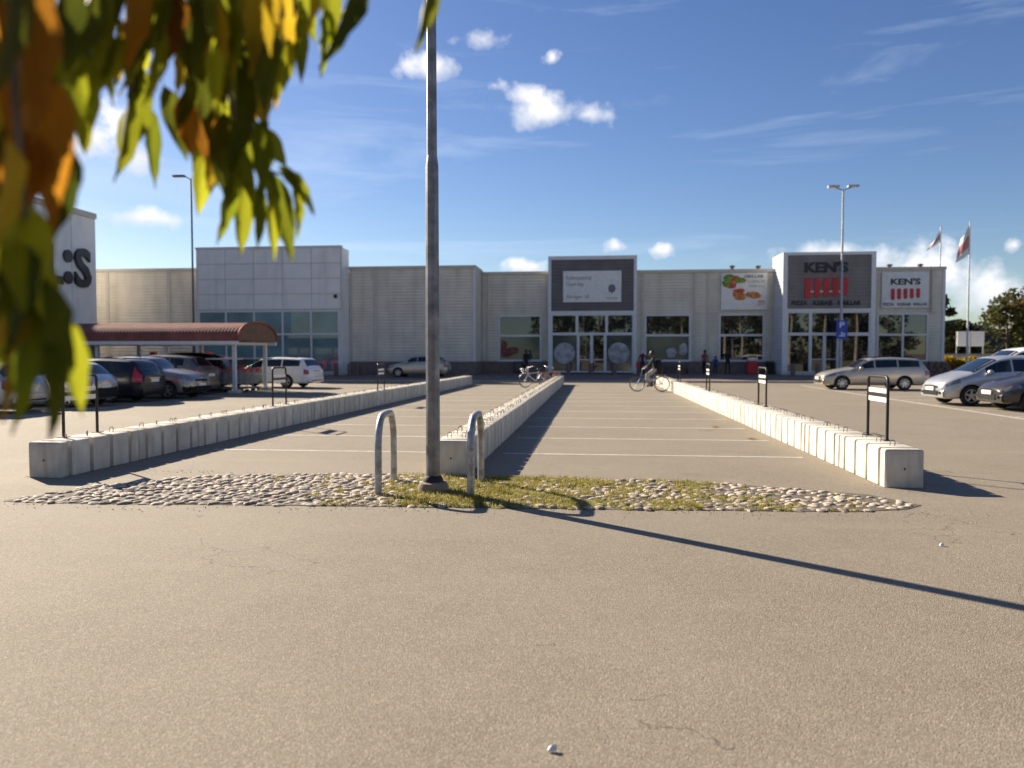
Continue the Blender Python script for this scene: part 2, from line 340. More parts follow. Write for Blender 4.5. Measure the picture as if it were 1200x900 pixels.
# ------------------------------------------------------------------ ground, paving, road markings
gr = MB().quad((-1500,-1500,0),(1500,-1500,0),(1500,1500,0),(-1500,1500,0)).build('asphalt_ground', M_asph); tag(gr, kind='structure')
FY = 57.0      # main facade
pv = MB(); pv.quad((-60,45.3,.10),(60,45.3,.10),(60,62,.30),(-60,62,.30)); pv.quad((-60,45.3,-.05),(60,45.3,-.05),(60,45.3,.10),(-60,45.3,.10))
o = pv.build('paving', M_pave); tag(o, kind='structure')
kb = MB()
for i in range(60): kb.box(-60+i*2.0+.006, -58+i*2.0-.006, 45.16, 45.297, -.05, .105)
tag(kb.build('kerb', M_kerb), kind='structure')
ln = MB()
for k in range(12):
    y = 12.62 + 2.38*k
    for x0, x1 in ((-6.55+.003*k, -2.32), (-1.5, 3.3)):
        # worn paint: short pieces of slightly varying width
        n = 14; w = (x1-x0)/n
        for i in range(n):
            h0 = .045 + R.uniform(-.006, .006)
            ln.quad((x0+i*w, y-h0, .004), (x0+(i+1)*w, y-h0, .004), (x0+(i+1)*w, y+h0, .004), (x0+i*w, y+h0, .004))
o = ln.build('bay_lines', M_paint); tag(o, kind='structure')
l2 = MB(); l2.quad((10.78,18,.004),(10.92,18,.004),(10.82,41.6,.004),(10.68,41.6,.004))
for k in range(9): l2.quad((11.0, 18.9+k*2.5, .004), (15.8, 18.9+k*2.5, .004), (15.8, 19.0+k*2.5, .004), (11.0, 19.0+k*2.5, .004))
l2.quad((-15.0, 17, .004), (-14.9, 17, .004), (-14.9, 29, .004), (-15.0, 29, .004))
for k in range(6): l2.quad((-20.5, 19.0+k*2.45, .004), (-15.05, 19.0+k*2.45, .004), (-15.05, 19.1+k*2.45, .004), (-20.5, 19.1+k*2.45, .004))
o = l2.build('side_lines', M_paint); tag(o, kind='structure')

# ------------------------------------------------------------------ cobbled strip with moss and grass
strip_pts = [(-6.6,7.9),(-6.2,7.84),(-5.1,7.89),(-3.68,7.98),(-1.43,8.1),(.48,8.18),(2.7,8.31),(3.3,8.5),(3.55,8.75),(3.2,9.35),(1.6,9.98),(0,10.12),(-3.4,10.2),(-5.2,9.85),(-6.2,8.95)]
def inside(x, y, pts):
    c = False; j = len(pts)-1
    for i in range(len(pts)):
        (xi, yi), (xj, yj) = pts[i], pts[j]
        if (yi > y) != (yj > y) and x < (xj-xi)*(y-yi)/(yj-yi)+xi: c = not c
        j = i
    return c
bed = MB(); bed.add([(x, y, .005) for x, y in strip_pts], [tuple(range(len(strip_pts)))])
strip = bed.build('cobble_strip', M_dirt); tag(strip, kind='structure')
def stone_mesh(i):
    r = random.Random(50+i); n = 7; vs = []; fs = []
    irr = [r.uniform(.72, 1.18) for _ in range(n)]; ax = r.uniform(1.0, 1.4)
    for h, s in ((-.02, 1.0), (.007, .98), (.019, .68)):
        for k in range(n):
            a = 2*PI*k/n; vs.append((math.cos(a)*.060*s*irr[k]*ax, math.sin(a)*.060*s*irr[k]/ax, h + r.uniform(-.003, .003)))
    vs.append((r.uniform(-.01, .01), r.uniform(-.01, .01), .023))
    for j in range(2):
        for k in range(n): fs.append((j*n+k, j*n+(k+1) % n, (j+1)*n+(k+1) % n, (j+1)*n+k))
    for k in range(n): fs.append((2*n+k, 2*n+(k+1) % n, 3*n))
    mb = MB().add(vs, fs); return mb, mb.mesh('cobblestone', M_stone, 45)
STM = [stone_mesh(i) for i in range(14)]
def grass_amount(x, y):
    a = math.exp(-((x+1.5)/1.3)**2)*1.05 + .50*math.exp(-((x-.6)/1.6)**2) + .10
    if x > .6: a += .30*math.exp(-((y-8.45)/.45)**2)*(1 if x < 3 else .4)
    a += .55*noise.noise((x*1.9, y*2.1, 3.1)) + .25*noise.noise((x*5.1, y*5.3, 1.1)) + (.35 if noise.noise((x*2.2, y*2.4, 9)) > .42 else 0)
    if x < -3.0: a -= .16
    return a
stones = []
y = 7.8; row = 0
while y < 10.3:
    x = -7.1 + R.uniform(0, .12)
    while x < 3.9:
        px, py = x+R.uniform(-.02, .02), y+R.uniform(-.03, .03)
        if inside(px, py, strip_pts) and grass_amount(px, py) < R.uniform(.85, 1.7) and not (abs(px+1.92) < .24 and abs(py-9.0) < .24) and R.random() > (.45 if px > 3.0 else .16 if px > 2.3 else .05):
            stones.append((px, py))
        x += R.uniform(.10, .15)
    y += .098; row += 1
stones.sort(key=lambda p: p[1])
rest = MB()
for i, (x, y) in enumerate(stones):
    mb, me = STM[R.randrange(14)]
    M = Matrix.Translation((x, y, .004+R.uniform(-.012, .006) - (.005 if x > .8 else 0))) @ Matrix.Rotation(R.uniform(0, 6.28), 4, 'Z') @ Matrix.Rotation(R.uniform(-.16, .16), 4, 'X') @ Matrix.Scale(R.choice((R.uniform(.68, 1.0), R.uniform(.85, 1.18))), 4)
    if i < 298:
        o = link('cobblestone', me, strip); o.matrix_local = M
    else: rest.add(mb.v, mb.f, M)
o = rest.build('cobblestones', M_stone, strip, 60); o['kind'] = 'stuff'
# grass tufts
gb = MB(); moss = MB()
def blade(x, y, h, lean, a, w):
    dx, dy = math.cos(a), math.sin(a); px, py = -dy*w, dx*w
    gb.add([(x-px, y-py, 0), (x+px, y+py, 0), (x+px*.7+dx*lean*.4, y+py*.7+dy*lean*.4, h*.6), (x-px*.7+dx*lean*.4, y-py*.7+dy*lean*.4, h*.6), (x+dx*lean, y+dy*lean, h)],
           [(0, 1, 2, 3), (3, 2, 4)])
cnt = 0
while cnt < 60000:
    x, y = R.uniform(-6.9, 3.7), R.uniform(7.75, 10.2)
    if not inside(x, y, strip_pts): continue
    cnt += 1
    a = grass_amount(x, y)
    # between the stones everywhere a little, thick where the amount is high
    if R.random() > (a-.42)*.8: continue
    h = R.uniform(.022, .060)*(.55+.55*min(1, a))
    blade(x, y, h, R.uniform(0, .06), R.uniform(0, 6.28), R.uniform(.0035, .007))
for _ in range(46):   # a few taller tufts
    x, y = R.gauss(-1.3, 1.3), R.uniform(7.9, 9.9)
    if not inside(x, y, strip_pts): continue
    for k in range(26): blade(x+R.gauss(0, .03), y+R.gauss(0, .03), R.uniform(.05, .10), R.uniform(.01, .08), R.uniform(0, 6.28), .004)
o = gb.build('grass', M_grass); tag(o, 'short yellow green grass growing between the cobbles round the lamp post', kind='stuff')
# moss cushions under the thick grass
for _ in range(2600):
    x, y = R.gauss(-.6, 2.0), R.uniform(7.85, 10.1)
    if inside(x, y, strip_pts) and grass_amount(x, y) > .75:
        r_ = R.uniform(.03, .075); n = 7; vs = [(x+math.cos(2*PI*k/n)*r_*R.uniform(.8, 1.2), y+math.sin(2*PI*k/n)*r_*R.uniform(.8, 1.2), .006) for k in range(n)] + [(x, y, R.uniform(.022, .04))]
        moss.add(vs, [(k, (k+1) % n, n) for k in range(n)])
o = moss.build('moss', M_moss, None, 60); tag(o, 'yellow green moss cushions filling the cobbled strip by the lamp post', kind='stuff')

# ------------------------------------------------------------------ concrete barrier rows
BW, BH, BL = .46, .475, 1.76
def block_mesh():
    c = .028; w = BW/2
    sec = [(-w, 0), (-w, BH-c), (-w+c*.3, BH-c*.3), (-w+c, BH), (0, BH), (w-c, BH), (w-c*.3, BH-c*.3), (w, BH-c), (w, 0)]
    st = [(0.0, .022), (.02, 0.0)]
    for k in range(4):
        y = .205 + .44*k if k < 3 else None
        if k == 3: y = .205 + .44*3
        st += [(y-.040, 0.0), (y-.018, .085), (y+.018, .085), (y+.040, 0.0)]
    st += [(BL-.024, 0.0), (BL-.004, .022)]
    vs = []; fs = []; n = len(sec)
    for y, ins in st:
        for x, z in sec:
            f = 1 - ins/w
            vs.append((x*f, y, .004 if z == 0 else z - ins*(.8 if z > .4 else 0)))
    for i in range(len(st)-1):
        for k in range(n):
            a = i*n+k; b = i*n+(k+1) % n; fs.append((a, b, b+n, a+n))
    fs.append(tuple(range(n))); fs.append(tuple(range((len(st)-1)*n, len(st)*n))[::-1])
    mb = MB().add(vs, fs); bm = bmesh.new(); me = mb.mesh('concrete_block', M_conc)
    bm.from_mesh(me); bmesh.ops.recalc_face_normals(bm, faces=bm.faces); bm.to_mesh(me); bm.free()
    me.polygons.foreach_set('use_smooth', [True]*len(me.polygons)); me.set_sharp_from_angle(angle=math.radians(38)); return me
BLOCK = block_mesh()
lp = MB(); lp.tube([(0,-.026,-.02),(0,-.028,.045),(0,-.02,.066),(0,0,.074),(0,.02,.066),(0,.028,.045),(0,.026,-.02)], .0055, 5)
LOOP = lp.mesh('lifting_loop', M_rebar, 60)
hole = MB(); hole.lathe([(.0, 0), (.014, .001), (.014, .003)], 8, Matrix.Translation((0, .0005, .235)) @ Matrix.Rotation(PI/2, 4, 'X'))
HOLE = hole.mesh('drain_hole', M_black)
ORD = ['first','second','third','fourth','fifth','sixth','seventh','eighth','ninth','tenth','eleventh','twelfth','thirteenth','fourteenth','fifteenth','sixteenth','seventeenth','eighteenth']
ROWS = [('left', -7.30, 9.46, -6.84, (0,)), ('middle', -1.94, 10.22, -1.91, (-.105, .105)), ('right', 3.795, 9.88, 3.50, (.0,))]
for side, x0, y0, x1, offs in ROWS:
    ang = math.atan2(-(x1-x0), 18*BL)
    for i in range(18):
        t = i/18.0
        lab = '%s pale grooved concrete block of the %s barrier row, counted from the lamp post end' % (ORD[i], side) if i else \
              {'left': 'end block of the left barrier row beside the cobbles, under the leaves', 'middle': 'end block of the middle barrier row, right behind the tall lamp post', 'right': 'sunlit end block of the right barrier row, nearest the dark shadow'}[side]
        if i == 17: lab = 'farthest concrete block of the %s barrier row, the one nearest the shops' % side
        b = link('concrete_block', BLOCK, None, (x0+(x1-x0)*t + R.uniform(-.008, .008), y0+BL*i, 0), (0, 0, ang + R.uniform(-.004, .004)))
        tag(b, lab, 'concrete barrier', 'concrete blocks of the %s barrier row' % side)
        for k in range(4):
            for dx in offs:
                if side != 'middle' and i == 0 and k == 2: continue
                l_ = link('lifting_loop', LOOP, b, (dx + R.uniform(-.012, .012), .205+.22+.44*k - (.0 if k < 3 else .32), BH), (R.uniform(-.2, .2), 0, R.uniform(-.35, .35) + (PI/2 if len(offs) > 1 and R.random() < .5 else PI/2*R.choice((.6, 1, .9)))))
        if i == 0: link('drain_hole', HOLE, b)
# black U frames carrying a white plate, bolted on the rows
def post_frame():
    root = thing('marker_frame', '', 'marker frame')
    f = MB(); w = .36; h = .865; r = .07
    pts = [(0, -w, 0), (0, -w, h-r)] + [(0, -w+r-r*math.cos(a), h-r+r*math.sin(a)) for a in (.5, 1.05, 1.57)]
    pts += [(0, w-r+r*math.cos(a), h-r+r*math.sin(a)) for a in (1.57, 1.05, .5)] + [(0, w, h-r), (0, w, 0)]
    f.tube(pts, .021, 8); f.build('frame', M_black, root, 50)
    b = MB(); b.box(-.012, .012, -w+.01, w-.01, .585, .635); b.build('crossbar', M_black, root)
    p = MB(); p.box(-.006, .006, -w+.03, w-.03, .515, .583); p.box(-.006, .006, -w+.03, w-.03, .638, .70); p.build('plate', M_wplate, root)
    for s in (-1, 1): box('base_plate', -.055, .055, s*w-.07, s*w+.07, .0, .010, M_black, root)
    return root
PF = [(3.95, 11.25, 'right', 'black marker frame with white plate nearest the camera on the right barrier row'), (3.80, 18.0, 'right', 'second black marker frame along the right barrier row'),
      (3.62, 25.2, 'right', 'third black marker frame along the right barrier row'), (3.55, 33.0, 'right', 'farthest black marker frame on the right barrier row, near the cyclist'),
      (-7.44, 10.42, 'left', 'black marker frame half hidden by leaves on the left barrier row'), (-7.22, 17.0, 'left', 'black marker frame on the left barrier row in front of the white estate'),
      (-6.92, 24.4, 'left', 'farthest black marker frame on the left barrier row, left of the silver hatchback')]
pf0 = post_frame()
for i, (x, y, s, lab) in enumerate(PF):
    q = pf0 if i == 0 else copy_tree(pf0)
    q.location = (x, y, BH); q.rotation_euler = (0, 0, R.uniform(-.03, .03)); tag(q, lab, 'marker frame', 'black marker frames on the barrier rows')

# ------------------------------------------------------------------ near lamp post and its two hoop guards
lampp = thing('lamp_post', 'tall galvanised lamp post rising from the grassy cobbles', 'lamp post', (-1.92, 9.0, 0))
f = MB(); f.lathe([(.185, -.05), (.185, .07), (.165, .115), (.10, .135)], 18); f.build('concrete_foot', M_footc, lampp, 30)
f = MB(); f.lathe([(.125, .13), (.118, .155), (.098, .195), (.09, .2)], 20); f.build('rubber_collar', M_rubber, lampp, 40)
f = MB(); f.lathe([(.086, .15), (.0775, 3.86), (.062, 3.99)], 12); f.build('lower_tube', M_galvd, lampp, 20)
f = MB(); f.lathe([(.0615, 3.95), (.050, 8.2), (.0, 8.22)], 16); f.build('upper_tube', M_galvd, lampp, 40)
f = MB(); f.box(-.09, -.074, -.045, .045, .55, .95); 
f = MB(); f.tube([(0, 0, 8.15), (0, -.25, 8.32), (0, -1.1, 8.42)], .03, 8); f.build('bracket_arm', M_galvd, lampp, 50)
f = MB(); f.box(-.14, .14, -1.75, -1.05, 8.38, 8.5); f.build('lamp_head', M_galvd, lampp)
box('service_door', -.045, .045, -.0905, -.07, .55, .98, M_galvd, lampp, .003)
hg = thing('hoop_guard', '', 'hoop guard')
f = MB(); L_, H_, r_ = 1.0, .915, .30
pts = [(0, -L_/2, -.05), (0, -L_/2, H_-r_*1.3)]
for k in range(1, 8): a = PI/2*k/8; pts.append((0, -L_/2+r_*(1-math.cos(a)), H_-r_*1.3+r_*1.3*math.sin(a)))
pts.append((0, -.08, H_)); pts += [(0, -y, z) for (_, y, z) in pts[::-1]]
f.tube(pts, .043, 12); f.build('tube', M_galv, hg, 60)
for s in (-1, 1):
    f = MB(); f.lathe([(.06, 0), (.058, .012), (.045, .014)], 12, Matrix.Translation((0, s*L_/2, .002))); f.build('ground_sleeve', M_galvd, hg)
hg.location = (-2.56, 9.24, 0); hg.rotation_euler = (0, 0, .08); tag(hg, 'galvanised hoop guard left of the tall lamp post', 'hoop guard', 'hoop guards beside the lamp post')
h2 = copy_tree(hg); h2.location = (-1.43, 9.20, 0); h2.rotation_euler = (0, 0, .03); h2['label'] = 'galvanised hoop guard right of the lamp post, before the middle row'

# loose grit washed out along the strip and the rows
gt = MB(); rg = random.Random(8)
for k in range(1500):
    u = rg.random()
    if u < .55: x = rg.uniform(-6.8, 4.2); y = (7.95 + .045*(x+6)) - abs(rg.gauss(0, .22)) if rg.random() < .6 else 10.15 - .02*abs(x) + abs(rg.gauss(0, .15))
    elif u < .85: s_, x0_, y0_, x1_, _o = ROWS[rg.randrange(3)]; t = rg.random()**1.6; x = x0_+(x1_-x0_)*t + rg.choice((-1, 1))*(.25+abs(rg.gauss(0, .06))); y = y0_+31.6*t
    else: x = rg.uniform(-6, 3); y = rg.uniform(8.2, 10.3)
    q = rg.uniform(.004, .011); a = rg.uniform(0, 6.28); ca, sa = math.cos(a)*q, math.sin(a)*q
    gt.add([(x+ca, y+sa, .001), (x-sa, y+ca, .001), (x-ca, y-sa, .001), (x+sa, y-ca, .001), (x, y, .001+q*.9)], [(0, 1, 4), (1, 2, 4), (2, 3, 4), (3, 0, 4)])
tag(gt.build('grit', M_stone), 'loose grit and pebbles along the cobbles and the barrier rows', kind='stuff')

# small litter and fallen leaves on the asphalt
lf = MB(); lf.add([(-.06,0,.004),(0,-.03,.012),(.07,0,.006),(0,.035,.016)], [(0,1,2),(0,2,3)])
for x, y, lab, m in ((3.02, 15.2, 'yellow fallen leaf lying against the right barrier row', 4), (2.7, 17.6, 'brown fallen leaf lying by the right barrier row farther back', 2)):
    o = lf.build('fallen_leaf', LEAFM[m]); o.location = (x, y, .003); o.scale = (1.6, 2.4, 1.6); tag(o, lab, 'leaf')
for x, y, lab in ((-.17, 3.13, 'white scrap of litter on the asphalt at the bottom edge'), (2.97, 6.9, 'white scrap of litter on the asphalt right of the cobbles'), (-1.28, 8.33, 'small white scrap of paper at the foot of the right hoop guard')):
    o = MB().add([(-.02,-.015,.006),(.02,-.012,.01),(.018,.016,.022),(-.016,.012,.012),(0,0,.03)], [(0,1,4),(1,2,4),(2,3,4),(3,0,4)]).build('litter', M_wplate); o.location = (x, y, 0); tag(o, lab, 'litter')

# ------------------------------------------------------------------ the retail buildings
def ribbed(name, A, B, z0, z1, m, parent, pitch=.22, depth=.032):
    """horizontally ribbed sheet between two plan points; it looks towards the right-hand side of A->B"""
    A, B = Vector((*A, 0)), Vector((*B, 0)); t = (B-A).normalized(); nrm = Vector((t.y, -t.x, 0))
    prof = []; z = z0
    while z < z1 - 1e-4:
        for dz, o in ((0, 0), (.34, 0), (.44, 1), (.90, 1), (1.0, 0)):
            zz = min(z+dz*pitch, z1)
            if not prof or zz > prof[-1][0] + 1e-5 : prof.append((zz, o*depth))
        z += pitch
    vs = []; fs = []
    for zz, o in prof:
        for P_ in (A, B): q = P_ + nrm*o; vs.append((q.x, q.y, zz))
    for i in range(len(prof)-1): fs.append((2*i, 2*i+1, 2*i+3, 2*i+2))
    return MB().add(vs, fs).build(name, m, parent)
def glazed(parent, x0, x1, z0, z1, y, xs=(), zs=(), bar=.09, frame=.11, deep=.12, glassm=None, lower=None, fm=None, name='window'):
    """a framed window standing a little proud of plane y (facing -Y): frame part, panes as its sub-parts. xs, zs: bar centres"""
    f = MB(); y0 = y-.05; y1 = y+deep
    f.box(x0, x0+frame, y0, y1, z0, z1); f.box(x1-frame, x1, y0, y1, z0, z1)
    f.box(x0+frame, x1-frame, y0+.002, y1, z1-frame, z1); f.box(x0+frame, x1-frame, y0+.002, y1, z0, z0+frame)
    for x in xs: f.box(x-bar/2, x+bar/2, y0+.004, y1, z0+frame, z1-frame)
    for z in zs: f.box(x0+frame, x1-frame, y0+.008, y1-.005, z-bar/2, z+bar/2)
    fr = f.build(name, fm or M_wframe, parent)
    ex = [x0+frame] + [e for x in sorted(xs) for e in (x-bar/2, x+bar/2)] + [x1-frame]
    ez = [z0+frame] + [e for z in sorted(zs) for e in (z-bar/2, z+bar/2)] + [z1-frame]
    for i in range(0, len(ex), 2):
        for j in range(0, len(ez), 2):
            tl = [R.uniform(-.012, .012) for _ in range(2)]
            p = MB().quad((ex[i], y+.02, ez[j]), (ex[i+1], y+.02+tl[0], ez[j]), (ex[i+1], y+.02+tl[0]+tl[1], ez[j+1]), (ex[i], y+.02+tl[1], ez[j+1]))
            p.build('pane', (lower if (lower and j == 0) else glassm) or M_glass, fr)
    return fr
def text(name, s, x0, x1, z0, z1, y, m, parent, extrude=.03, bold=.0):
    """raised lettering facing -Y fitted to the given rectangle"""
    c = bpy.data.curves.new(name, 'FONT'); c.body = s; c.extrude = extrude; c.offset = bold; c.resolution_u = 3
    o = bpy.data.objects.new('tmp', c); COL.objects.link(o)
    dg = bpy.context.evaluated_depsgraph_get(); me = bpy.data.meshes.new_from_object(o.evaluated_get(dg)); bpy.data.objects.remove(o)
    xs = [v.co.x for v in me.vertices]; ys = [v.co.y for v in me.vertices]; a, b, d, e = min(xs), max(xs), min(ys), max(ys)
    for v in me.vertices: v.co = ((v.co.x-a)/(b-a)*(x1-x0)+x0, y - v.co.z, (v.co.y-d)/(e-d)*(z1-z0)+z0)
    me.materials.clear(); me.materials.append(m); me.name = name; me.update()
    return link(name, me, parent)
def blob(mb, x, z, rx, rz, y, n=14, seed=0, d=.03):
    r = random.Random(seed); ir = [r.uniform(.85, 1.12) for _ in range(n)]
    front = [(x+rx*ir[k]*math.cos(2*PI*k/n), y-d, z+rz*ir[k]*math.sin(2*PI*k/n)) for k in range(n)]
    back = [(a, y, c) for a, _, c in front]
    mb.add(front+back+[(x, y-d*1.6, z)], [(k, (k+1) % n, 2*n) for k in range(n)] + [(k, k+n, (k+1) % n+n, (k+1) % n) for k in range(n)])

def volume(parent, x0, x1, y0, y1, z1, m=M_cladtrim, name='core'):
    return box(name, x0, x1, y0, y1, 0, z1, m, parent)
# -- left: tall store with the lettering on its side wall
st = thing('sign_store', 'tall white store at the far left with slate base behind the leaves', 'building')
volume(st, -62, -34.36, 20, 50, 11.3, M_wpanel)
MB().quad((-34.34, 20, .0), (-34.34, 50.02, 0), (-34.34, 50.02, 3.55), (-34.34, 20, 3.55)).build('slate_base', M_slate, st)
f = MB(); f.box(-34.36, -34.22, 20, 50.03, 10.95, 11.32); f.build('roof_flashing', M_cladtrim, st)
for k in range(12): 
    f = MB(); f.box(-34.345, -34.31, 20.03+k*2.5, 22.47+k*2.5, 3.58, 10.93); f.build('facade_panel', M_wpanel, st)
sl = thing('store_letters', 'large black letters and colon on the white side wall at far left', 'sign')
def side_text(s, y0, y1, z0, z1):
    o = text('letter', s, 0, 1, 0, 1, 0, M_navy, None, .06, .03)
    for v in o.data.vertices: v.co = (-34.31 + max(0, -v.co.y)*3.2, y0+v.co.x*(y1-y0), z0+v.co.z*(z1-z0))
    o.parent = sl; return o
side_text('L', 45.0, 46.45, 6.15, 8.65); side_text('S', 47.65, 49.25, 6.1, 8.75)
for z in (6.65, 8.05):
    f = MB(); f.lathe([(.42, 0), (.42, .12)], 16, Matrix.Translation((-34.30, 47.05, z)) @ Matrix.Rotation(PI/2, 4, 'Y')); f.build('colon_dot', M_navy, sl)

# -- far left ribbed warehouse wing
wg = thing('warehouse_wing', 'low beige ribbed warehouse wall between white store and panelled shop', 'building')
volume(wg, -48, -28.3, 53.78, 80, 7.85); ribbed('ribbed_wall', (-48, 53.72), (-28.22, 53.72), 1.1, 7.75, M_clad, wg)
f = MB(); f.box(-48, -28.22, 53.62, 53.79, .05, 1.1); f.build('plinth', M_brick, wg)
f = MB(); f.box(-48, -28.22, 53.60, 54.0, 7.75, 7.95); f.build('roof_flashing', M_cladtrim, wg)
for x in (-36.0, -31.2): box('joint_strip', x-.12, x+.12, 53.66, 53.76, 1.12, 7.74, M_cladtrim, wg)

# -- white panelled shop
ps = thing('panel_shop', 'white panelled shop front with teal windows left of the lamp post', 'building')
x0, x1 = -28.16, -17.55
volume(ps, x0+.02, x1-.02, 52.1, 53.74, 9.05, M_wpanel); box('rear_core', x0+.5, x1-.1, 53.75, 80, 0, 7.6, M_cladtrim, ps)
pw = (x1-x0-.10)/5; ph = (9.06-4.80)/4
PANEL = None
for i in range(5):
    for j in range(4):
        if PANEL is None:
            f = MB(); f.box(.022, pw-.022, -.06, 0, .022, ph-.022); PANEL = f.mesh('facade_panel', M_wpanel)
        link('facade_panel', PANEL, ps, (x0+.05+i*pw, 52.09+R.uniform(-.004, .004), 4.80+j*ph))
MB().quad((x0, 52.085, 4.7), (x1, 52.085, 4.7), (x1, 52.085, 9.1), (x0, 52.085, 9.1)).build('panel_backing', M_cladtrim, ps)
f = MB(); f.box(x0-.03, x1+.03, 51.99, 52.4, 9.06, 9.2); f.build('roof_flashing', M_wframe, ps)
for s in range(4):
    f = MB(); f.box(x1-.02, x1+.03, 52.11, 53.68, .3+s*2.2, 2.46+s*2.2); f.build('facade_panel', M_wpanel, ps)
glazed(ps, x0+.12, x1-.1, .3, 4.74, 52.02, [x0+.12+(x1-x0-.22)*k/5 for k in (1, 2, 3, 4)], [3.05], .12, .14, .06, M_glasst)
f = MB(); f.box(-18.05, -17.85, 51.90, 52.03, 5.55, 5.8); f.build('camera_box', M_black, ps)
# -- mid ribbed block
rb = thing('ribbed_block', 'beige ribbed windowless block behind the tall lamp post', 'building')
x0, x1 = -17.52, -8.40
volume(rb, x0+.02, x1-.06, 53.8, 80, 7.80); ribbed('ribbed_wall', (x0, 53.72), (x1-.03, 53.72), 1.12, 7.72, M_clad, rb)
ribbed('ribbed_wall', (x1-.03, 53.75), (x1-.03, 57.2), 1.12, 7.72, M_clad, rb)
f = MB(); f.box(x0, x1+.02, 53.60, 53.81, .05, 1.12); f.box(x1-.07, x1+.02, 53.82, 57.0, .05, 1.12); f.build('plinth', M_brick, rb)
f = MB(); f.box(x0, x1+.06, 53.60, 53.85, 7.72, 7.90); f.box(x1-.2, x1+.06, 53.86, 57.2, 7.72, 7.90); f.build('roof_flashing', M_cladtrim, rb)
f = MB(); f.box(x1-.14, x1+.02, 53.655, 53.76, 1.13, 7.71); f.build('corner_trim', M_wframe, rb)
box('joint_strip', -15.75, -15.45, 53.66, 53.76, 1.13, 7.71, M_cladtrim, rb)
box('joint_strip', -17.50, -17.3, 53.66, 53.76, 1.13, 7.71, M_cladtrim, rb)

# -- long low unit with windows
lu = thing('long_unit', 'long low beige ribbed unit with shop windows either side of the entrance', 'building')
x0, x1 = -8.38, 12.84
volume(lu, x0, x1, 57.12, 80, 7.62)
ribbed('ribbed_wall', (x0, FY), (x1, FY), 4.55, 7.55, M_clad, lu)
f = MB(); f.box(x0, x1, 56.86, 57.13, .05, 1.12); f.build('plinth', M_brick, lu)
f = MB(); f.box(x0, x1, 56.85, 57.3, 7.55, 7.76); f.build('roof_flashing', M_cladtrim, lu)
WIN = [(-7.15, -3.95), (3.62, 6.92), (8.92, 12.12)]
edges = [x0, -7.15, -3.95, 3.62, 6.92, 8.92, 12.12, x1]
for a, b in ((x0, -7.15), (-3.95, 3.62), (6.92, 8.92), (12.12, x1)): ribbed('ribbed_wall', (a, FY), (b, FY), 1.12, 4.55, M_clad, lu)
for i, (a, b) in enumerate(WIN):
    w = glazed(lu, a, b, 1.12, 4.55, FY, [], [3.02], .16, .12, .1, M_glass, M_glassf if i < 2 else None)
    MB().box(a-.05, b+.05, 56.82, 57.0, 1.10, 1.2).build('sill', M_wframe, w)
for x in (8.15, 3.45, 12.55, 7.2, -8.0): box('joint_strip', x-.09, x+.09, 56.93, 57.02, 1.13, 7.54, M_cladtrim, lu)
M_tomw = mat('faded_red_print', (.20, .055, .04), .6, var=.3, scale=4)
# things seen through or stuck inside the windows: posters on the glass
f = MB()
for i, (x, z, rx, rz) in enumerate(((-6.6, 1.75, .55, .35), (-6.1, 1.9, .5, .3), (-6.75, 2.3, .25, .4))): blob(f, x, z, rx, rz, 57.018, 12, i, .006)
f.build('red_window_print', M_tomw, lu)
f = MB(); blob(f, 5.55, 1.75, .38, .34, 57.018, 12, 5, .006); blob(f, 6.4, 2.0, .3, .5, 57.018, 12, 6, .006); f.build('pale_window_print', M_stick, lu)

# -- entrance block with dark upper panel
eb = thing('entrance_block', 'projecting entrance block with dark ribbed upper panel and double doors', 'building')
x0, x1, y = -3.40, 2.99, 56.2
volume(eb, x0+.06, x1-.06, y+.14, 58.5, 8.6, M_slate)
f = MB(); f.box(x0, x0+.22, y-.06, y+.9, .25, 8.76); f.box(x1-.22, x1, y-.06, y+.9, .25, 8.76); f.box(x0+.22, x1-.22, y-.058, y+.9, 8.5, 8.758); f.box(x0+.22, x1-.22, y-.05, y+.1, 4.55, 4.78)
f.build('portal_frame', M_wframe, eb)
ribbed('dark_panel', (x0+.22, y), (x1-.22, y), 4.78, 8.5, M_dgrey, eb, .25, .03)
glazed(eb, x0+.22, x1-.22, 3.12, 4.55, y+.03, [-1.30, .84], [], .2, .1, .08, M_glass)
glazed(eb, x0+.22, -1.2, .32, 3.12, y+.03, [], [], .1, .1, .08, M_glassf); glazed(eb, .74, x1-.22, .32, 3.12, y+.03, [], [], .1, .1, .08, M_glassf)
for a, b in ((-1.2, -.235), (-.225, .74)):
    d = glazed(eb, a, b, .32, 3.12, y+.05, [], [1.25], .07, .10, .06, M_glass, None, None, 'door')
    f = MB(); f.tube([(b-.16 if a < -1 else a+.16, y-.06, 1.2), (b-.16 if a < -1 else a+.16, y-.06, 1.9)], .02, 6); f.build('handle', M_galv, d)
for x in (-2.2, 1.72):
    f = MB(); f.lathe([(0, .004), (.76, .004), (.77, 0)], 28, Matrix.Translation((x, y+.046, 1.72)) @ Matrix.Rotation(PI/2, 4, 'X')); f.build('round_window_sticker', M_stick, eb)
sg = thing('entrance_sign', 'white sign board with grey print on the dark entrance block', 'sign')
box('board', -2.31, 1.88, y-.14, y-.045, 5.41, 7.66, M_wplate, sg)
YT = y-.141
text('lettering', 'Kommuncentral', -2.08, -.30, 7.02, 7.34, YT, M_greytext, sg, .006); text('lettering', 'Öppet idag', -2.08, -.86, 6.52, 6.92, YT, M_greytext, sg, .006)
text('lettering', 'Älvvägen 18', -2.08, -.48, 5.62, 6.0, YT, M_greytext, sg, .006); text('lettering', 'kommun', .85, 1.6, 5.62, 5.80, YT, M_greytext, sg, .006)
f = MB()
for k in range(8): blob(f, 1.2+.19*math.cos(k*PI/4), 6.38+.22*math.sin(k*PI/4), .10, .11, YT, 8, k, .008)
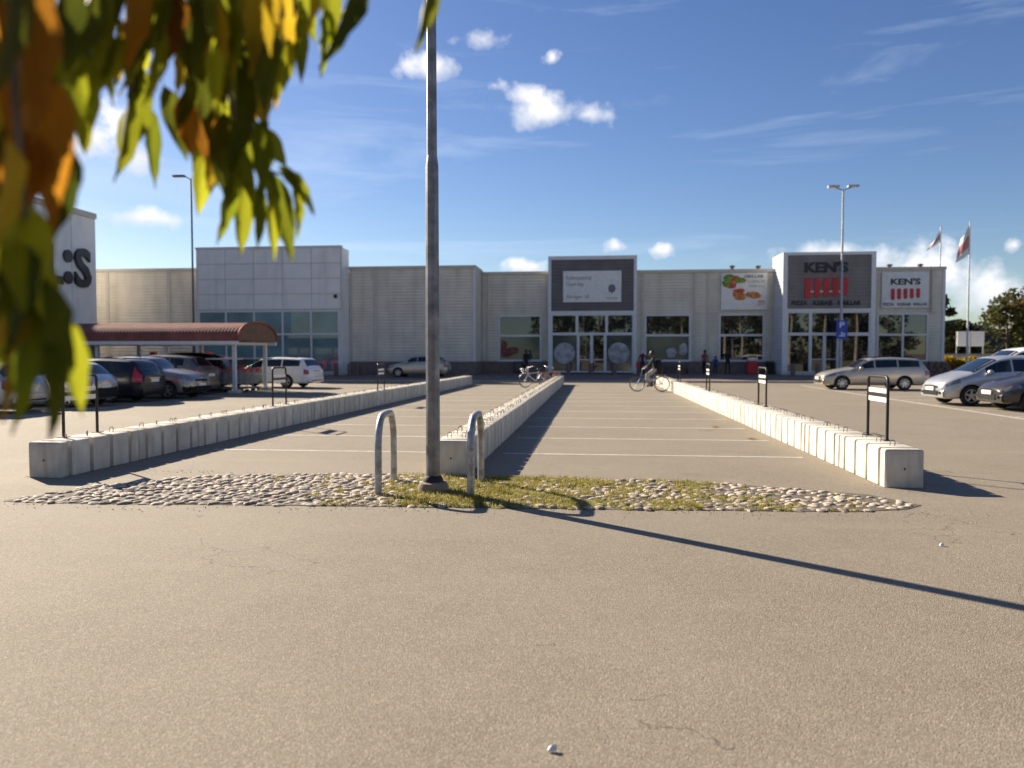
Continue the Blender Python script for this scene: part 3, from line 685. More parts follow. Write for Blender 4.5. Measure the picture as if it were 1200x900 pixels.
blob(f, 1.2, 6.38, .17, .2, YT, 10, 9, .012); f.build('emblem', M_greytext, sg)

# -- restaurant block and its wing
kb_ = thing('restaurant_block', 'tall dark fronted restaurant block with white sides and large windows', 'building')
x0, x1, y = 12.80, 18.80, 54.4
f = MB(); f.box(x0+.05, x1-.05, y+.2, 57.55, 0, 8.45); f.build('core', M_wpanel, kb_)
ribbed('side_wall', (x0, 57.6), (x0, y+.05), .35, 8.4, M_wframe, kb_, .25, .03)
f = MB(); f.box(x0-.05, x0+.26, y-.06, y+.3, .3, 8.58); f.box(x1-.26, x1+.03, y-.06, y+.3, .3, 8.58); f.box(x0+.26, x1-.26, y-.058, y+.3, 8.38, 8.578); f.box(x0+.26, x1-.26, y-.05, y+.15, 4.55, 4.74)
f.box(x0-.05, x0+.1, y+.31, 57.5, 8.4, 8.58); f.build('portal_frame', M_wframe, kb_)
ribbed('dark_panel', (x0+.26, y+.02), (x1-.26, y+.02), 4.74, 8.38, M_mgrey, kb_, .25, .03)
K = lambda px: 12.82 + (px-918)*.0557
glazed(kb_, x0+.26, x1-.26, 3.02, 4.55, y+.04, [K(950.3), K(986.5)], [], .2, .1, .08, M_glass)
glazed(kb_, x0+.26, K(950.6), .36, 3.02, y+.04, [], [], .1, .1, .08, M_glass); glazed(kb_, K(983.5), x1-.26, .36, 3.02, y+.04, [], [], .1, .12, .08, M_glass)
for a, b in ((K(950.6), K(967.2)), (K(967.4), K(983.5))):
    d = glazed(kb_, a, b, .36, 3.02, y+.06, [], [1.3], .06, .1, .06, M_glass, None, None, 'door')
    f = MB(); f.tube([(b-.16, y-.05, 1.2), (b-.16, y-.05, 1.9)], .02, 6); f.build('handle', M_galv, d)
def ken(root, x0, x1, zt, zb, zl, y, sub, light):
    text('lettering', "KEN'S", x0, x1, zt[0], zt[1], y, M_navy, root, .02 if light else .05, .035)
    n = 5; w = (x1-x0)
    for k in range(5):
        c = x0 + w*(.075+.2125*k); bw = w*.066; zz0 = zb[0] + (zb[1]-zb[0])*(.0, .05, .08, .12, .16)[k]
        f = MB(); pts = [(c-bw, zz0+bw*.6), (c-bw*.5, zz0), (c+bw*.5, zz0), (c+bw, zz0+bw*.6), (c+bw, zb[1]-bw*.5), (c+bw*.6, zb[1]), (c-bw*.6, zb[1]), (c-bw, zb[1]-bw*.5)]
        d = .02 if light else .07
        f.add([(a, y-d, b) for a, b in pts]+[(a, y, b) for a, b in pts], [tuple(range(8)), *[(i, i+8, (i+1) % 8+8, (i+1) % 8) for i in range(8)]]); f.build('red_bar', M_red, root)
    f = MB()
    for k in range(4):
        c = x0 + w*(.181+.2125*k); zz = zb[0] + (zb[1]-zb[0])*.34
        f.box(c-w*.035, c+w*.035, y-.02, y, zz-w*.02, zz+w*.02)
    f.build('white_link', M_wplate, root)
    for s, a, b in sub: text('lettering', s, a, b, zl[0], zl[1], y, M_navy, root, .015 if light else .04, .02)
ks = thing('restaurant_sign', 'large raised navy letters over red bars on the dark restaurant front', 'sign')
ken(ks, K(942.5), K(993.5), (7.18, 7.92), (5.42, 6.85), (4.98, 5.28), y-.02, (('PIZZA', K(927.5), K(946)), ('KEBAB', K(953), K(975.5)), ('GRILLAR', K(982), K(1009))), False)
rw = thing('restaurant_wing', 'low beige ribbed end wing right of the restaurant block', 'building')
x0, x1 = 18.86, 24.36
volume(rw, x0, x1-.06, 57.12, 76, 7.62)
ribbed('ribbed_wall', (x0, FY), (x1-.02, FY), 4.55, 7.58, M_clad, rw); ribbed('ribbed_wall', (23.32, FY), (x1-.02, FY), 1.12, 4.55, M_clad, rw); ribbed('ribbed_wall', (x0, FY), (19.86, FY), 1.12, 4.55, M_clad, rw)
f = MB(); f.box(x0, x1, 56.84, 57.13, .05, 1.12); f.build('plinth', M_brick, rw)
f = MB(); f.box(x0, x1+.06, 56.85, 57.3, 7.58, 7.78); f.build('roof_flashing', M_cladtrim, rw)
f = MB(); f.box(x1-.14, x1+.04, 56.93, 57.1, 1.13, 7.57); f.build('corner_trim', M_wframe, rw)
w = glazed(rw, 19.86, 23.32, 1.12, 4.55, FY, [21.62], [3.02], .14, .12, .1, M_glass)
for x in (19.75, 23.5): box('downpipe', x-.05, x+.05, 56.86, 56.94, 4.6 if x > 23 else .3, 7.5, M_cladtrim, rw)
rs = thing('wing_sign', 'white restaurant sign board with navy letters and red bars on end wing', 'sign')
box('board', 20.1, 23.25, 56.83, 56.93, 4.92, 7.42, M_wplate, rs)
ken(rs, 20.68, 22.68, (6.52, 6.98), (5.46, 6.26), (5.06, 5.26), 56.829, (('PIZZA', 20.2, 20.95), ('KEBAB', 21.15, 22.05), ('GRILLAR', 22.2, 23.15)), True)
po = thing('food_poster', 'white poster with burger and chips on the low beige unit', 'poster')
box('board', 9.03, 12.24, 56.84, 56.94, 4.84, 7.48, M_wplate, po); YB = 56.839
M_let = mat('lettuce_print', (0.16, 0.26, 0.03), 0.6, var=.35, scale=6); M_tom = mat('tomato_print', (0.48, 0.07, 0.03), 0.6, var=.3, scale=5); M_bun = mat('bun_print', (0.50, 0.19, 0.05), 0.6, var=.35, scale=5)
for nm, mm, bl in (('lettuce_print', M_let, ((9.55, 7.15, .42, .25), (9.45, 6.75, .35, .3), (10.35, 6.95, .45, .2))), ('tomato_print', M_tom, ((9.95, 7.0, .40, .33), (9.75, 6.55, .35, .2), (10.3, 6.2, .42, .16))),
                   ('bun_print', M_bun, ((10.25, 5.95, .45, .24), (10.35, 5.7, .42, .18), (11.2, 5.92, .55, .2), (11.45, 5.8, .4, .16), (9.9, 6.8, .18, .14)))):
    for i, (x, z, a, b) in enumerate(bl):
        f = MB(); blob(f, x, z, a, b, YB, 14, i+len(nm), .006+.004*i+.002*len(nm)); f.build(nm, mm, po)
text('lettering', 'GRILLAR', 10.65, 12.0, 7.12, 7.34, YB, M_navy, po, .004, .02); text('lettering', 'LUNCH', 10.95, 12.05, 6.75, 6.98, YB, M_greytext, po, .004); text('lettering', 'VARJE DAG', 10.95, 12.05, 6.38, 6.62, YB, M_greytext, po, .004)
text('lettering', "KEN'S", 11.6, 12.1, 5.15, 5.3, YB, M_red, po, .004); 
f = MB()
for k in range(4): f.box(11.64+k*.12, 11.70+k*.12, YB-.006, YB, 5.34, 5.5)
f.build('red_bar', M_red, po)
# roof fittings
for i, (x, yy, lab) in enumerate(((9.9, 57.6, 'small dark roof vent above the poster'), (11.8, 57.9, 'small roof vent near the restaurant block'), (21.0, 58.0, 'left roof vent over end wing'), (23.1, 58.0, 'right roof vent over end wing'))):
    f = MB(); f.lathe([(.14, 0), (.14, .35), (.22, .36), (.22, .44), (.05, .5)], 10); o = f.build('roof_vent', M_slate, None, 30, (x, yy, 7.62)); tag(o, lab, 'vent')
LEAVES = [
  (-1.087,1.505,2.302,-1.039,1.519,2.054,0.081,-0.26,0), (-1.112,1.745,2.233,-1.141,1.765,2.094,0.039,-0.40,1), (-1.052,1.694,2.328,-1.063,1.675,2.028,0.071,-0.10,0),
  (-1.056,1.751,2.239,-1.079,1.797,2.052,0.037,-0.35,0), (-0.990,1.698,2.269,-0.951,1.729,2.100,0.055,-0.43,3), (-0.875,1.652,2.333,-0.887,1.677,2.139,0.072,-0.10,3),
  (-0.793,1.658,2.276,-0.806,1.708,2.060,0.080,0.42,3), (-0.853,1.717,2.387,-0.759,1.776,2.165,0.071,0.30,3), (-0.806,1.783,2.367,-0.739,1.761,2.232,0.053,0.27,0),
  (-0.922,1.761,2.132,-0.966,1.803,1.990,0.055,-0.28,1), (-0.865,1.766,2.091,-0.884,1.772,1.906,0.049,0.04,1), (-0.831,1.770,2.097,-0.856,1.781,1.882,0.055,-0.22,0),
  (-0.798,1.772,2.062,-0.783,1.732,1.883,0.030,-0.33,0), (-0.766,1.775,2.036,-0.751,1.740,1.876,0.033,-0.39,1), (-0.772,1.776,2.087,-0.727,1.814,1.872,0.057,-0.29,0),
  (-0.736,1.780,2.087,-0.656,1.783,1.981,0.045,0.43,1), (-0.718,1.781,2.062,-0.713,1.836,1.939,0.035,0.33,0), (-0.644,1.805,2.483,-0.665,1.853,2.326,0.049,0.31,1),
  (-0.500,1.637,2.509,-0.559,1.637,2.246,0.070,0.30,3), (-0.701,1.798,2.463,-0.708,1.812,2.301,0.035,-0.31,0), (-0.742,1.796,2.524,-0.741,1.810,2.314,0.049,-0.19,4),
  (-0.768,1.669,2.484,-0.778,1.678,2.326,0.072,0.13,4), (-0.361,1.716,2.551,-0.390,1.746,2.324,0.049,0.23,3), (-0.880,1.407,2.373,-0.915,1.457,2.207,0.088,0.35,2),
  (-0.865,1.533,2.407,-0.880,1.518,2.182,0.074,0.38,2), (-0.916,1.643,2.228,-0.893,1.644,2.085,0.053,-0.41,2), (-0.910,1.341,2.328,-0.963,1.329,2.123,0.069,0.11,3),
  (-0.856,1.097,2.223,-0.844,1.059,1.957,0.095,0.17,2), (-0.884,1.219,2.297,-0.888,1.189,2.077,0.074,0.01,3), (-0.885,1.151,2.117,-0.859,1.124,1.854,0.087,-0.32,2),
  (-0.883,1.208,2.013,-0.919,1.233,1.818,0.057,-0.03,3), (-0.908,1.140,1.894,-0.883,1.116,1.707,0.081,-0.41,1), (-0.884,1.084,1.978,-0.894,1.097,1.788,0.075,0.43,4),
  (-0.875,1.139,1.779,-0.882,1.187,1.512,0.076,0.37,3), (-0.956,1.190,1.750,-0.929,1.187,1.520,0.063,0.05,0), (-0.885,1.196,1.711,-0.897,1.250,1.535,0.054,-0.20,0),
  (-0.981,1.189,1.785,-0.949,1.171,1.539,0.060,0.41,4), (-0.936,1.195,1.828,-0.923,1.188,1.643,0.068,0.07,0), (-0.913,1.137,1.833,-0.882,1.110,1.643,0.081,0.38,3),
  (-0.877,1.094,2.210,-0.867,1.066,2.023,0.090,0.35,3), (-0.969,1.397,2.373,-0.921,1.398,2.171,0.078,0.01,0), (-0.936,1.398,2.292,-0.993,1.424,2.126,0.065,-0.09,0),
  (-0.909,1.528,2.416,-0.938,1.546,2.250,0.070,0.10,3), (-0.825,1.538,2.434,-0.839,1.513,2.208,0.074,-0.07,3), (-0.817,1.601,2.445,-0.779,1.565,2.215,0.073,-0.34,0),
  (-0.813,1.661,2.399,-0.839,1.621,2.200,0.065,-0.19,4), (-0.760,1.732,2.504,-0.742,1.723,2.322,0.059,0.31,4), (-0.896,1.707,2.229,-0.884,1.719,2.064,0.063,-0.46,2),
  (-0.853,1.711,2.210,-0.834,1.668,2.002,0.067,-0.45,3), (-0.782,1.717,2.190,-0.743,1.688,2.004,0.063,0.13,0), (-0.795,1.777,2.188,-0.739,1.809,2.102,0.049,-0.22,0),
  (-0.893,1.647,2.266,-0.923,1.625,2.148,0.053,0.03,0), (-0.849,1.595,2.391,-0.791,1.564,2.251,0.070,-0.03,2), (-0.715,1.800,2.544,-0.684,1.841,2.409,0.053,-0.16,0),
  (-0.681,1.804,2.554,-0.650,1.771,2.390,0.049,0.50,4), (-0.635,1.809,2.554,-0.636,1.839,2.406,0.053,-0.30,0), (-0.779,1.721,2.269,-0.734,1.690,2.161,0.051,-0.09,4),
  (-0.886,1.591,2.372,-0.858,1.636,2.243,0.073,-0.30,0), (-0.941,1.458,2.285,-0.967,1.461,2.166,0.061,0.13,1), (-0.981,1.390,2.227,-0.959,1.383,2.080,0.062,-0.22,1),
  (-0.866,1.707,2.151,-0.877,1.684,2.018,0.059,-0.14,4), (-0.827,1.710,2.131,-0.817,1.750,2.002,0.059,0.25,0), (-0.899,1.132,1.670,-0.907,1.131,1.575,0.054,-0.18,1),
  (-0.872,1.135,1.670,-0.863,1.150,1.563,0.046,0.06,0), (-0.754,1.778,2.097,-0.677,1.778,2.021,0.037,0.40,0), (-0.729,1.793,2.402,-0.745,1.766,2.247,0.045,-0.40,0),
  (-0.756,1.728,2.387,-0.764,1.715,2.243,0.055,-0.44,0), (-0.894,1.146,2.009,-0.905,1.128,1.871,0.081,-0.27,2), (-0.863,1.155,2.158,-0.921,1.180,2.047,0.081,0.27,0),
  (-0.994,1.183,2.116,-1.033,1.215,1.917,0.043,0.46,2), (-0.859,1.572,2.480,-0.855,1.606,2.331,0.040,0.44,4), (-0.942,1.193,2.137,-0.946,1.176,1.928,0.054,-0.34,4),
  (-1.017,1.224,2.067,-1.007,1.213,1.831,0.058,-0.29,3), (-1.016,1.885,2.485,-1.030,1.932,2.309,0.050,0.08,4), (-1.237,1.512,2.350,-1.240,1.512,2.148,0.046,-0.09,0),
  (-1.186,1.821,2.643,-1.220,1.829,2.422,0.047,-0.25,0), (-0.785,1.549,2.443,-0.761,1.513,2.269,0.048,-0.10,1), (-0.893,1.891,2.257,-0.912,1.921,2.076,0.055,0.07,0),
  (-0.970,1.821,2.386,-0.942,1.822,2.184,0.052,0.15,1), (-1.139,1.347,1.833,-1.093,1.328,1.619,0.057,-0.46,1), (-1.002,1.858,2.196,-0.986,1.863,2.034,0.040,-0.03,4),
  (-0.997,1.497,2.341,-1.009,1.473,2.187,0.042,0.28,3), (-0.854,1.759,2.190,-0.823,1.753,2.004,0.048,0.28,1), (-0.937,1.883,2.476,-0.922,1.876,2.308,0.036,-0.14,0),
  (-1.091,1.344,2.363,-1.062,1.343,2.107,0.063,-0.29,2), (-0.967,1.911,2.276,-0.993,1.897,2.088,0.049,0.39,0), (-1.142,1.763,2.446,-1.114,1.739,2.271,0.049,-0.02,0),
  (-0.885,1.489,2.429,-0.907,1.525,2.267,0.042,0.04,1), (-0.834,1.799,2.458,-0.812,1.810,2.281,0.047,0.03,3), (-0.991,1.511,2.464,-0.975,1.507,2.313,0.039,-0.19,2),
  (-0.884,1.781,2.188,-0.882,1.799,1.995,0.048,-0.36,3), (-0.973,1.167,1.942,-0.939,1.137,1.754,0.049,-0.21,1), (-0.988,1.863,2.251,-0.987,1.847,2.041,0.061,-0.32,0),
  (-0.956,1.149,2.118,-0.935,1.142,1.939,0.050,0.45,2), (-0.983,1.683,2.498,-1.010,1.682,2.284,0.054,0.39,0), (-0.917,1.828,2.518,-0.901,1.869,2.317,0.059,-0.19,4),
  (-1.288,1.860,2.560,-1.287,1.858,2.321,0.072,-0.19,1), (-1.070,1.838,2.645,-1.074,1.833,2.443,0.048,-0.47,1), (-1.082,1.696,2.387,-1.058,1.714,2.213,0.050,-0.02,3),
  (-0.950,1.154,1.968,-0.987,1.181,1.742,0.068,-0.34,2), (-1.095,1.361,2.058,-1.109,1.346,1.830,0.048,-0.47,0), (-1.437,1.848,2.725,-1.434,1.871,2.543,0.052,0.45,4),
  (-0.873,1.883,2.325,-0.867,1.875,2.125,0.043,0.34,4), (-1.433,1.788,2.663,-1.399,1.749,2.461,0.043,-0.10,1), (-1.215,1.505,2.312,-1.157,1.475,2.119,0.040,-0.34,3),
  (-1.007,1.277,2.205,-0.957,1.242,1.973,0.055,0.23,4), (-0.842,1.796,2.254,-0.870,1.788,2.091,0.043,0.41,4), (-0.949,1.695,2.399,-0.955,1.673,2.235,0.045,0.16,4),
  (-0.728,1.592,2.411,-0.703,1.605,2.220,0.057,0.16,4), (-1.109,1.367,2.072,-1.153,1.389,1.842,0.048,0.02,2), (-1.041,1.308,2.327,-1.031,1.308,2.109,0.047,0.48,4),
  (-1.094,1.346,2.370,-1.091,1.372,2.136,0.073,-0.49,2), (-1.105,1.312,2.214,-1.073,1.300,1.989,0.059,-0.10,3), (-1.024,1.651,2.594,-0.987,1.629,2.400,0.050,-0.06,3),
  (-1.489,1.803,2.471,-1.479,1.841,2.294,0.056,-0.09,1), (-0.979,1.163,2.134,-0.980,1.173,1.937,0.053,0.11,3), (-0.763,1.727,2.433,-0.738,1.706,2.223,0.059,-0.00,0),
  (-1.276,1.860,2.609,-1.268,1.852,2.423,0.039,0.30,0), (-0.702,1.500,2.378,-0.692,1.545,2.214,0.050,0.26,4), (-1.029,1.284,2.192,-0.973,1.250,1.950,0.051,0.26,0),
  (-1.467,1.817,2.682,-1.480,1.854,2.461,0.064,0.34,3), (-1.203,1.615,2.567,-1.190,1.583,2.369,0.051,0.34,0), (-1.022,1.194,2.213,-1.032,1.235,2.030,0.053,-0.12,0),
  (-1.446,1.847,2.678,-1.494,1.851,2.497,0.040,-0.20,0), (-1.131,1.353,2.060,-1.129,1.318,1.787,0.081,0.12,1), (-1.314,1.582,2.417,-1.323,1.563,2.216,0.046,0.10,1),
  (-1.352,1.697,2.612,-1.341,1.694,2.450,0.043,0.22,0), (-0.948,1.466,2.325,-0.950,1.483,2.194,0.031,0.24,4), (-1.233,1.831,2.515,-1.275,1.858,2.296,0.054,0.04,0),
  (-1.007,1.488,2.323,-1.063,1.522,2.171,0.044,-0.30,2), (-1.080,1.808,2.661,-1.035,1.790,2.449,0.043,0.44,1), (-0.975,1.202,2.012,-0.964,1.216,1.826,0.043,0.14,0),
  (-0.944,1.151,1.892,-0.996,1.177,1.707,0.044,0.10,3), (-0.953,1.875,2.436,-0.957,1.848,2.226,0.058,0.46,0), (-1.140,1.339,1.835,-1.143,1.371,1.560,0.081,0.02,0),
  (-1.236,1.537,2.436,-1.221,1.520,2.275,0.040,0.19,0), (-0.938,1.456,2.469,-0.946,1.469,2.298,0.048,-0.37,0), (-1.040,1.277,1.991,-1.029,1.283,1.794,0.050,-0.08,2),
  (-1.115,1.641,2.419,-1.083,1.653,2.235,0.046,0.48,0), (-0.890,1.854,2.478,-0.867,1.896,2.283,0.056,0.23,0), (-0.888,1.787,2.360,-0.844,1.762,2.183,0.046,0.03,0),
  (-0.988,1.170,1.841,-0.959,1.154,1.654,0.044,0.33,1), (-1.105,1.394,2.259,-1.119,1.447,2.146,0.035,-0.32,2), (-0.914,1.801,2.274,-0.939,1.817,2.092,0.039,0.29,1),
  (-1.486,1.844,2.741,-1.515,1.886,2.559,0.061,-0.16,2), (-0.865,1.595,2.570,-0.854,1.574,2.370,0.057,-0.07,4), (-1.020,1.237,2.267,-1.035,1.222,2.064,0.042,-0.37,2),
  (-1.083,1.584,2.358,-1.063,1.601,2.190,0.042,0.41,3), (-0.849,1.896,2.482,-0.866,1.925,2.259,0.064,0.38,3), (-0.976,1.199,1.812,-0.981,1.204,1.606,0.057,0.31,0),
  (-0.967,1.190,1.888,-0.945,1.154,1.674,0.054,0.17,3), (-0.718,1.636,2.378,-0.739,1.634,2.208,0.040,-0.35,0), (-0.828,1.895,2.471,-0.798,1.930,2.275,0.061,0.24,4),
  (-1.094,1.774,2.477,-1.139,1.811,2.264,0.060,-0.31,1), (-1.151,1.367,2.374,-1.148,1.328,2.099,0.053,-0.27,3), (-1.119,1.607,2.511,-1.103,1.604,2.347,0.034,-0.39,2),
  (-1.062,1.261,2.070,-1.119,1.299,1.850,0.046,-0.31,4), (-1.055,1.259,2.318,-1.074,1.284,2.116,0.058,0.42,1), (-0.864,1.538,2.511,-0.845,1.558,2.375,0.030,0.28,1),
  (-0.940,1.772,2.658,-0.897,1.748,2.461,0.051,0.32,0), (-1.114,1.343,1.894,-1.149,1.342,1.679,0.057,0.03,1), (-0.959,1.938,2.385,-0.976,1.933,2.196,0.038,-0.10,0),
  (-1.068,1.362,2.210,-1.072,1.364,1.952,0.057,0.43,4), (-0.751,1.484,2.355,-0.749,1.490,2.212,0.030,0.24,4), (-1.111,1.290,2.062,-1.098,1.254,1.819,0.068,0.27,2),
  (-0.763,1.553,2.405,-0.808,1.584,2.222,0.047,0.31,0), (-1.102,1.355,1.952,-1.073,1.354,1.695,0.056,0.26,3), (-1.404,1.718,2.613,-1.414,1.691,2.411,0.042,-0.13,0),
  (-0.771,1.583,2.451,-0.756,1.601,2.258,0.050,-0.24,0), (-1.021,1.840,2.504,-0.996,1.828,2.265,0.058,-0.23,3), (-0.975,1.143,2.116,-0.942,1.115,1.913,0.049,-0.47,4),
  (-1.078,1.481,2.399,-1.101,1.492,2.225,0.041,-0.06,0), (-0.988,1.146,1.932,-0.944,1.107,1.704,0.064,0.03,1), (-0.742,1.446,2.266,-0.770,1.491,2.128,0.037,-0.15,1),
  (-0.865,1.474,2.417,-0.854,1.488,2.261,0.045,0.43,0), (-0.979,1.445,2.319,-0.981,1.427,2.136,0.052,0.16,4), (-1.039,1.668,2.440,-1.057,1.713,2.243,0.047,0.27,3),
  (-1.275,1.784,2.652,-1.314,1.791,2.425,0.057,0.30,2), (-1.082,1.320,1.830,-1.062,1.276,1.572,0.066,0.39,4), (-0.957,1.915,2.237,-0.978,1.940,2.065,0.037,0.11,0),
  (-1.193,1.664,2.601,-1.174,1.628,2.426,0.044,0.47,3), (-1.060,1.674,2.464,-1.048,1.657,2.242,0.050,-0.15,0), (-0.937,1.660,2.499,-0.958,1.670,2.311,0.052,0.19,4),
  (-0.956,1.890,2.339,-0.939,1.913,2.166,0.045,0.05,1), (-1.040,1.227,2.186,-1.055,1.276,2.008,0.047,-0.05,3), (-1.010,1.231,1.998,-1.022,1.264,1.761,0.066,0.39,3),
  (-0.650,1.485,2.453,-0.667,1.457,2.281,0.048,-0.48,4), (-1.011,1.460,2.337,-1.020,1.470,2.171,0.037,-0.15,2), (-1.126,1.658,2.478,-1.104,1.626,2.283,0.050,-0.31,0),
  (-1.102,1.312,1.860,-1.125,1.331,1.603,0.072,0.21,1), (-1.106,1.309,2.256,-1.098,1.305,1.998,0.055,-0.47,0), (-1.073,1.786,2.622,-1.050,1.810,2.458,0.047,0.42,4),
  (-0.996,1.272,2.307,-0.993,1.233,2.085,0.049,0.32,0), (-1.053,1.299,2.048,-1.080,1.299,1.830,0.047,0.49,2), (-0.877,1.489,2.314,-0.889,1.487,2.138,0.041,-0.03,1),
  (-1.028,1.207,2.135,-1.023,1.167,1.927,0.040,0.49,3), (-0.974,1.220,1.860,-0.985,1.238,1.630,0.063,0.27,4), (-1.032,1.248,1.958,-1.070,1.294,1.741,0.063,-0.01,3),
  (-1.042,1.270,1.961,-1.035,1.299,1.743,0.057,-0.01,1), (-1.256,1.636,2.510,-1.263,1.686,2.321,0.058,-0.24,2), (-0.782,1.508,2.416,-0.749,1.478,2.261,0.042,-0.10,0),
  (-0.822,1.908,2.577,-0.856,1.921,2.356,0.052,0.26,4), (-1.166,1.655,2.421,-1.181,1.665,2.218,0.062,0.36,2), (-0.690,1.529,2.300,-0.680,1.532,2.139,0.045,-0.02,3),
  (-0.907,1.757,2.342,-0.946,1.789,2.194,0.041,0.36,3), (-1.146,1.489,2.444,-1.178,1.483,2.290,0.033,0.13,0), (-0.956,1.571,2.414,-0.934,1.538,2.217,0.038,0.12,1),
  (-0.906,1.895,2.693,-0.941,1.909,2.518,0.040,-0.03,4), (-1.133,1.323,1.905,-1.184,1.354,1.637,0.073,0.07,4), (-0.911,1.826,2.608,-0.922,1.815,2.377,0.056,0.47,1),
  (-0.692,1.478,2.473,-0.720,1.494,2.326,0.036,-0.43,0), (-0.883,1.705,2.467,-0.842,1.678,2.242,0.053,-0.05,0), (-0.824,1.606,2.399,-0.815,1.659,2.208,0.051,-0.16,0),
  (-0.898,1.717,2.425,-0.900,1.769,2.232,0.045,0.33,0), (-1.162,1.683,2.603,-1.136,1.644,2.416,0.049,0.30,0), (-1.266,1.646,2.571,-1.309,1.660,2.379,0.053,0.24,2),
  (-0.723,1.486,2.500,-0.773,1.531,2.385,0.038,-0.29,1), (-1.226,1.552,2.372,-1.266,1.553,2.171,0.051,-0.21,0), (-1.051,1.684,2.409,-1.028,1.650,2.217,0.050,0.44,0),
  (-1.251,1.149,2.326,-1.261,1.176,2.162,0.051,-0.26,3), (-0.981,1.225,2.595,-0.996,1.229,2.405,0.054,-0.03,0), (-1.015,1.521,2.700,-1.054,1.504,2.446,0.054,-0.37,2),
  (-1.453,1.258,2.767,-1.390,1.225,2.539,0.057,-0.13,0), (-0.617,1.402,2.499,-0.612,1.381,2.329,0.047,0.29,4), (-1.605,1.378,2.905,-1.686,1.405,2.706,0.054,0.00,4),
  (-1.612,1.523,2.639,-1.619,1.522,2.405,0.066,0.30,2), (-0.889,1.400,2.934,-0.853,1.412,2.750,0.053,-0.45,3), (-1.495,1.758,3.351,-1.512,1.772,3.079,0.080,0.26,0),
  (-0.930,1.343,2.518,-0.963,1.332,2.333,0.055,0.37,0), (-0.925,1.185,2.740,-0.935,1.215,2.573,0.044,0.14,2), (-1.489,1.862,3.147,-1.507,1.886,2.920,0.074,0.21,0),
  (-0.633,1.311,2.775,-0.617,1.270,2.560,0.053,-0.20,0), (-1.552,1.503,3.069,-1.607,1.515,2.858,0.059,-0.47,4), (-1.560,1.175,2.546,-1.510,1.140,2.379,0.031,-0.12,0),
  (-0.920,1.467,2.575,-0.907,1.474,2.371,0.052,0.14,3), (-1.272,1.131,2.672,-1.317,1.174,2.518,0.054,0.28,0), (-1.664,1.253,2.498,-1.730,1.283,2.309,0.046,0.09,4),
  (-0.976,1.870,3.106,-0.916,1.860,2.844,0.071,-0.25,3), (-0.658,1.817,3.296,-0.636,1.868,3.126,0.061,0.03,0), (-1.523,1.516,2.998,-1.506,1.490,2.787,0.054,-0.18,0),
  (-1.497,1.630,2.802,-1.575,1.646,2.584,0.054,-0.37,0), (-0.961,1.458,2.856,-0.974,1.490,2.709,0.047,-0.07,0), (-1.545,1.416,2.820,-1.483,1.382,2.624,0.050,-0.40,0),
  (-0.538,1.573,2.912,-0.516,1.553,2.648,0.071,0.43,3), (-1.565,1.444,2.727,-1.573,1.452,2.555,0.044,0.08,0), (-0.665,1.369,2.867,-0.724,1.419,2.746,0.049,0.40,0),
  (-1.597,1.709,2.660,-1.556,1.681,2.371,0.057,-0.35,3), (-0.680,1.930,3.203,-0.642,1.934,2.982,0.047,-0.43,3), (-0.902,1.856,3.099,-0.920,1.896,2.848,0.076,-0.02,4),
  (-1.482,1.651,2.648,-1.467,1.624,2.408,0.060,0.11,2), (-1.240,1.342,2.504,-1.231,1.381,2.322,0.051,-0.33,0), (-2.000,1.691,3.302,-2.011,1.715,3.035,0.063,0.29,3),
  (-1.376,1.355,2.785,-1.371,1.391,2.638,0.048,0.00,2),
]

# ------------------------------------------------------------------ cars
def lerp_pts(pts, t):
    if t <= pts[0][0]: return pts[0][1]
    for (a, va), (b, vb) in zip(pts, pts[1:]):
        if t <= b: return va + (vb-va)*(t-a)/(b-a)
    return pts[-1][1]
def smooth_pts(pts, t, k=.018): return sum(lerp_pts(pts, min(1, max(0, t+k*d)))*w for d, w in ((-1, .2), (-.5, .2), (0, .2), (.5, .2), (1, .2)))
SHAPES = {
 'estate': dict(top=[(0,.60),(.015,.70),(.05,.78),(.15,.90),(.265,.985),(.30,1.03),(.43,1.40),(.50,1.455),(.65,1.475),(.85,1.44),(.925,1.40),(.965,1.06),(.985,.98),(1,.88)],
                belt=[(0,.56),(.05,.70),(.25,.90),(.6,.95),(.9,.99),(1,.84)], wind=(.288,.422), rear=(.926,.968), side=[(.335,.475),(.49,.69),(.705,.895)], wb=(.175,.755)),
 'hatch': dict(top=[(0,.62),(.015,.70),(.05,.80),(.16,.93),(.245,1.0),(.28,1.05),(.43,1.42),(.52,1.47),(.70,1.46),(.84,1.39),(.945,1.02),(.98,.94),(1,.80)],
                belt=[(0,.56),(.05,.72),(.25,.93),(.6,.98),(.88,1.03),(.95,.95),(1,.76)], wind=(.268,.422), rear=(.855,.94), side=[(.33,.50),(.515,.70),(.715,.80)], wb=(.19,.80)),
 'suv': dict(top=[(0,.72),(.015,.82),(.05,.92),(.15,1.02),(.235,1.08),(.27,1.12),(.40,1.50),(.50,1.565),(.68,1.56),(.86,1.48),(.945,1.12),(.98,1.04),(1,.92)],
                belt=[(0,.66),(.05,.82),(.25,1.0),(.6,1.05),(.88,1.12),(.95,1.04),(1,.88)], wind=(.258,.392), rear=(.868,.94), side=[(.315,.475),(.49,.68),(.695,.82)], wb=(.19,.785)),
 'mpv': dict(top=[(0,.62),(.012,.74),(.05,.86),(.12,.97),(.20,1.07),(.225,1.11),(.40,1.54),(.50,1.61),(.68,1.61),(.87,1.54),(.95,1.10),(.98,1.0),(1,.85)],
                belt=[(0,.58),(.05,.76),(.2,.98),(.6,1.03),(.88,1.08),(.95,1.0),(1,.8)], wind=(.215,.388), rear=(.88,.945), side=[(.30,.475),(.49,.68),(.695,.84)], wb=(.19,.80)),
}
CARPAINT = {}
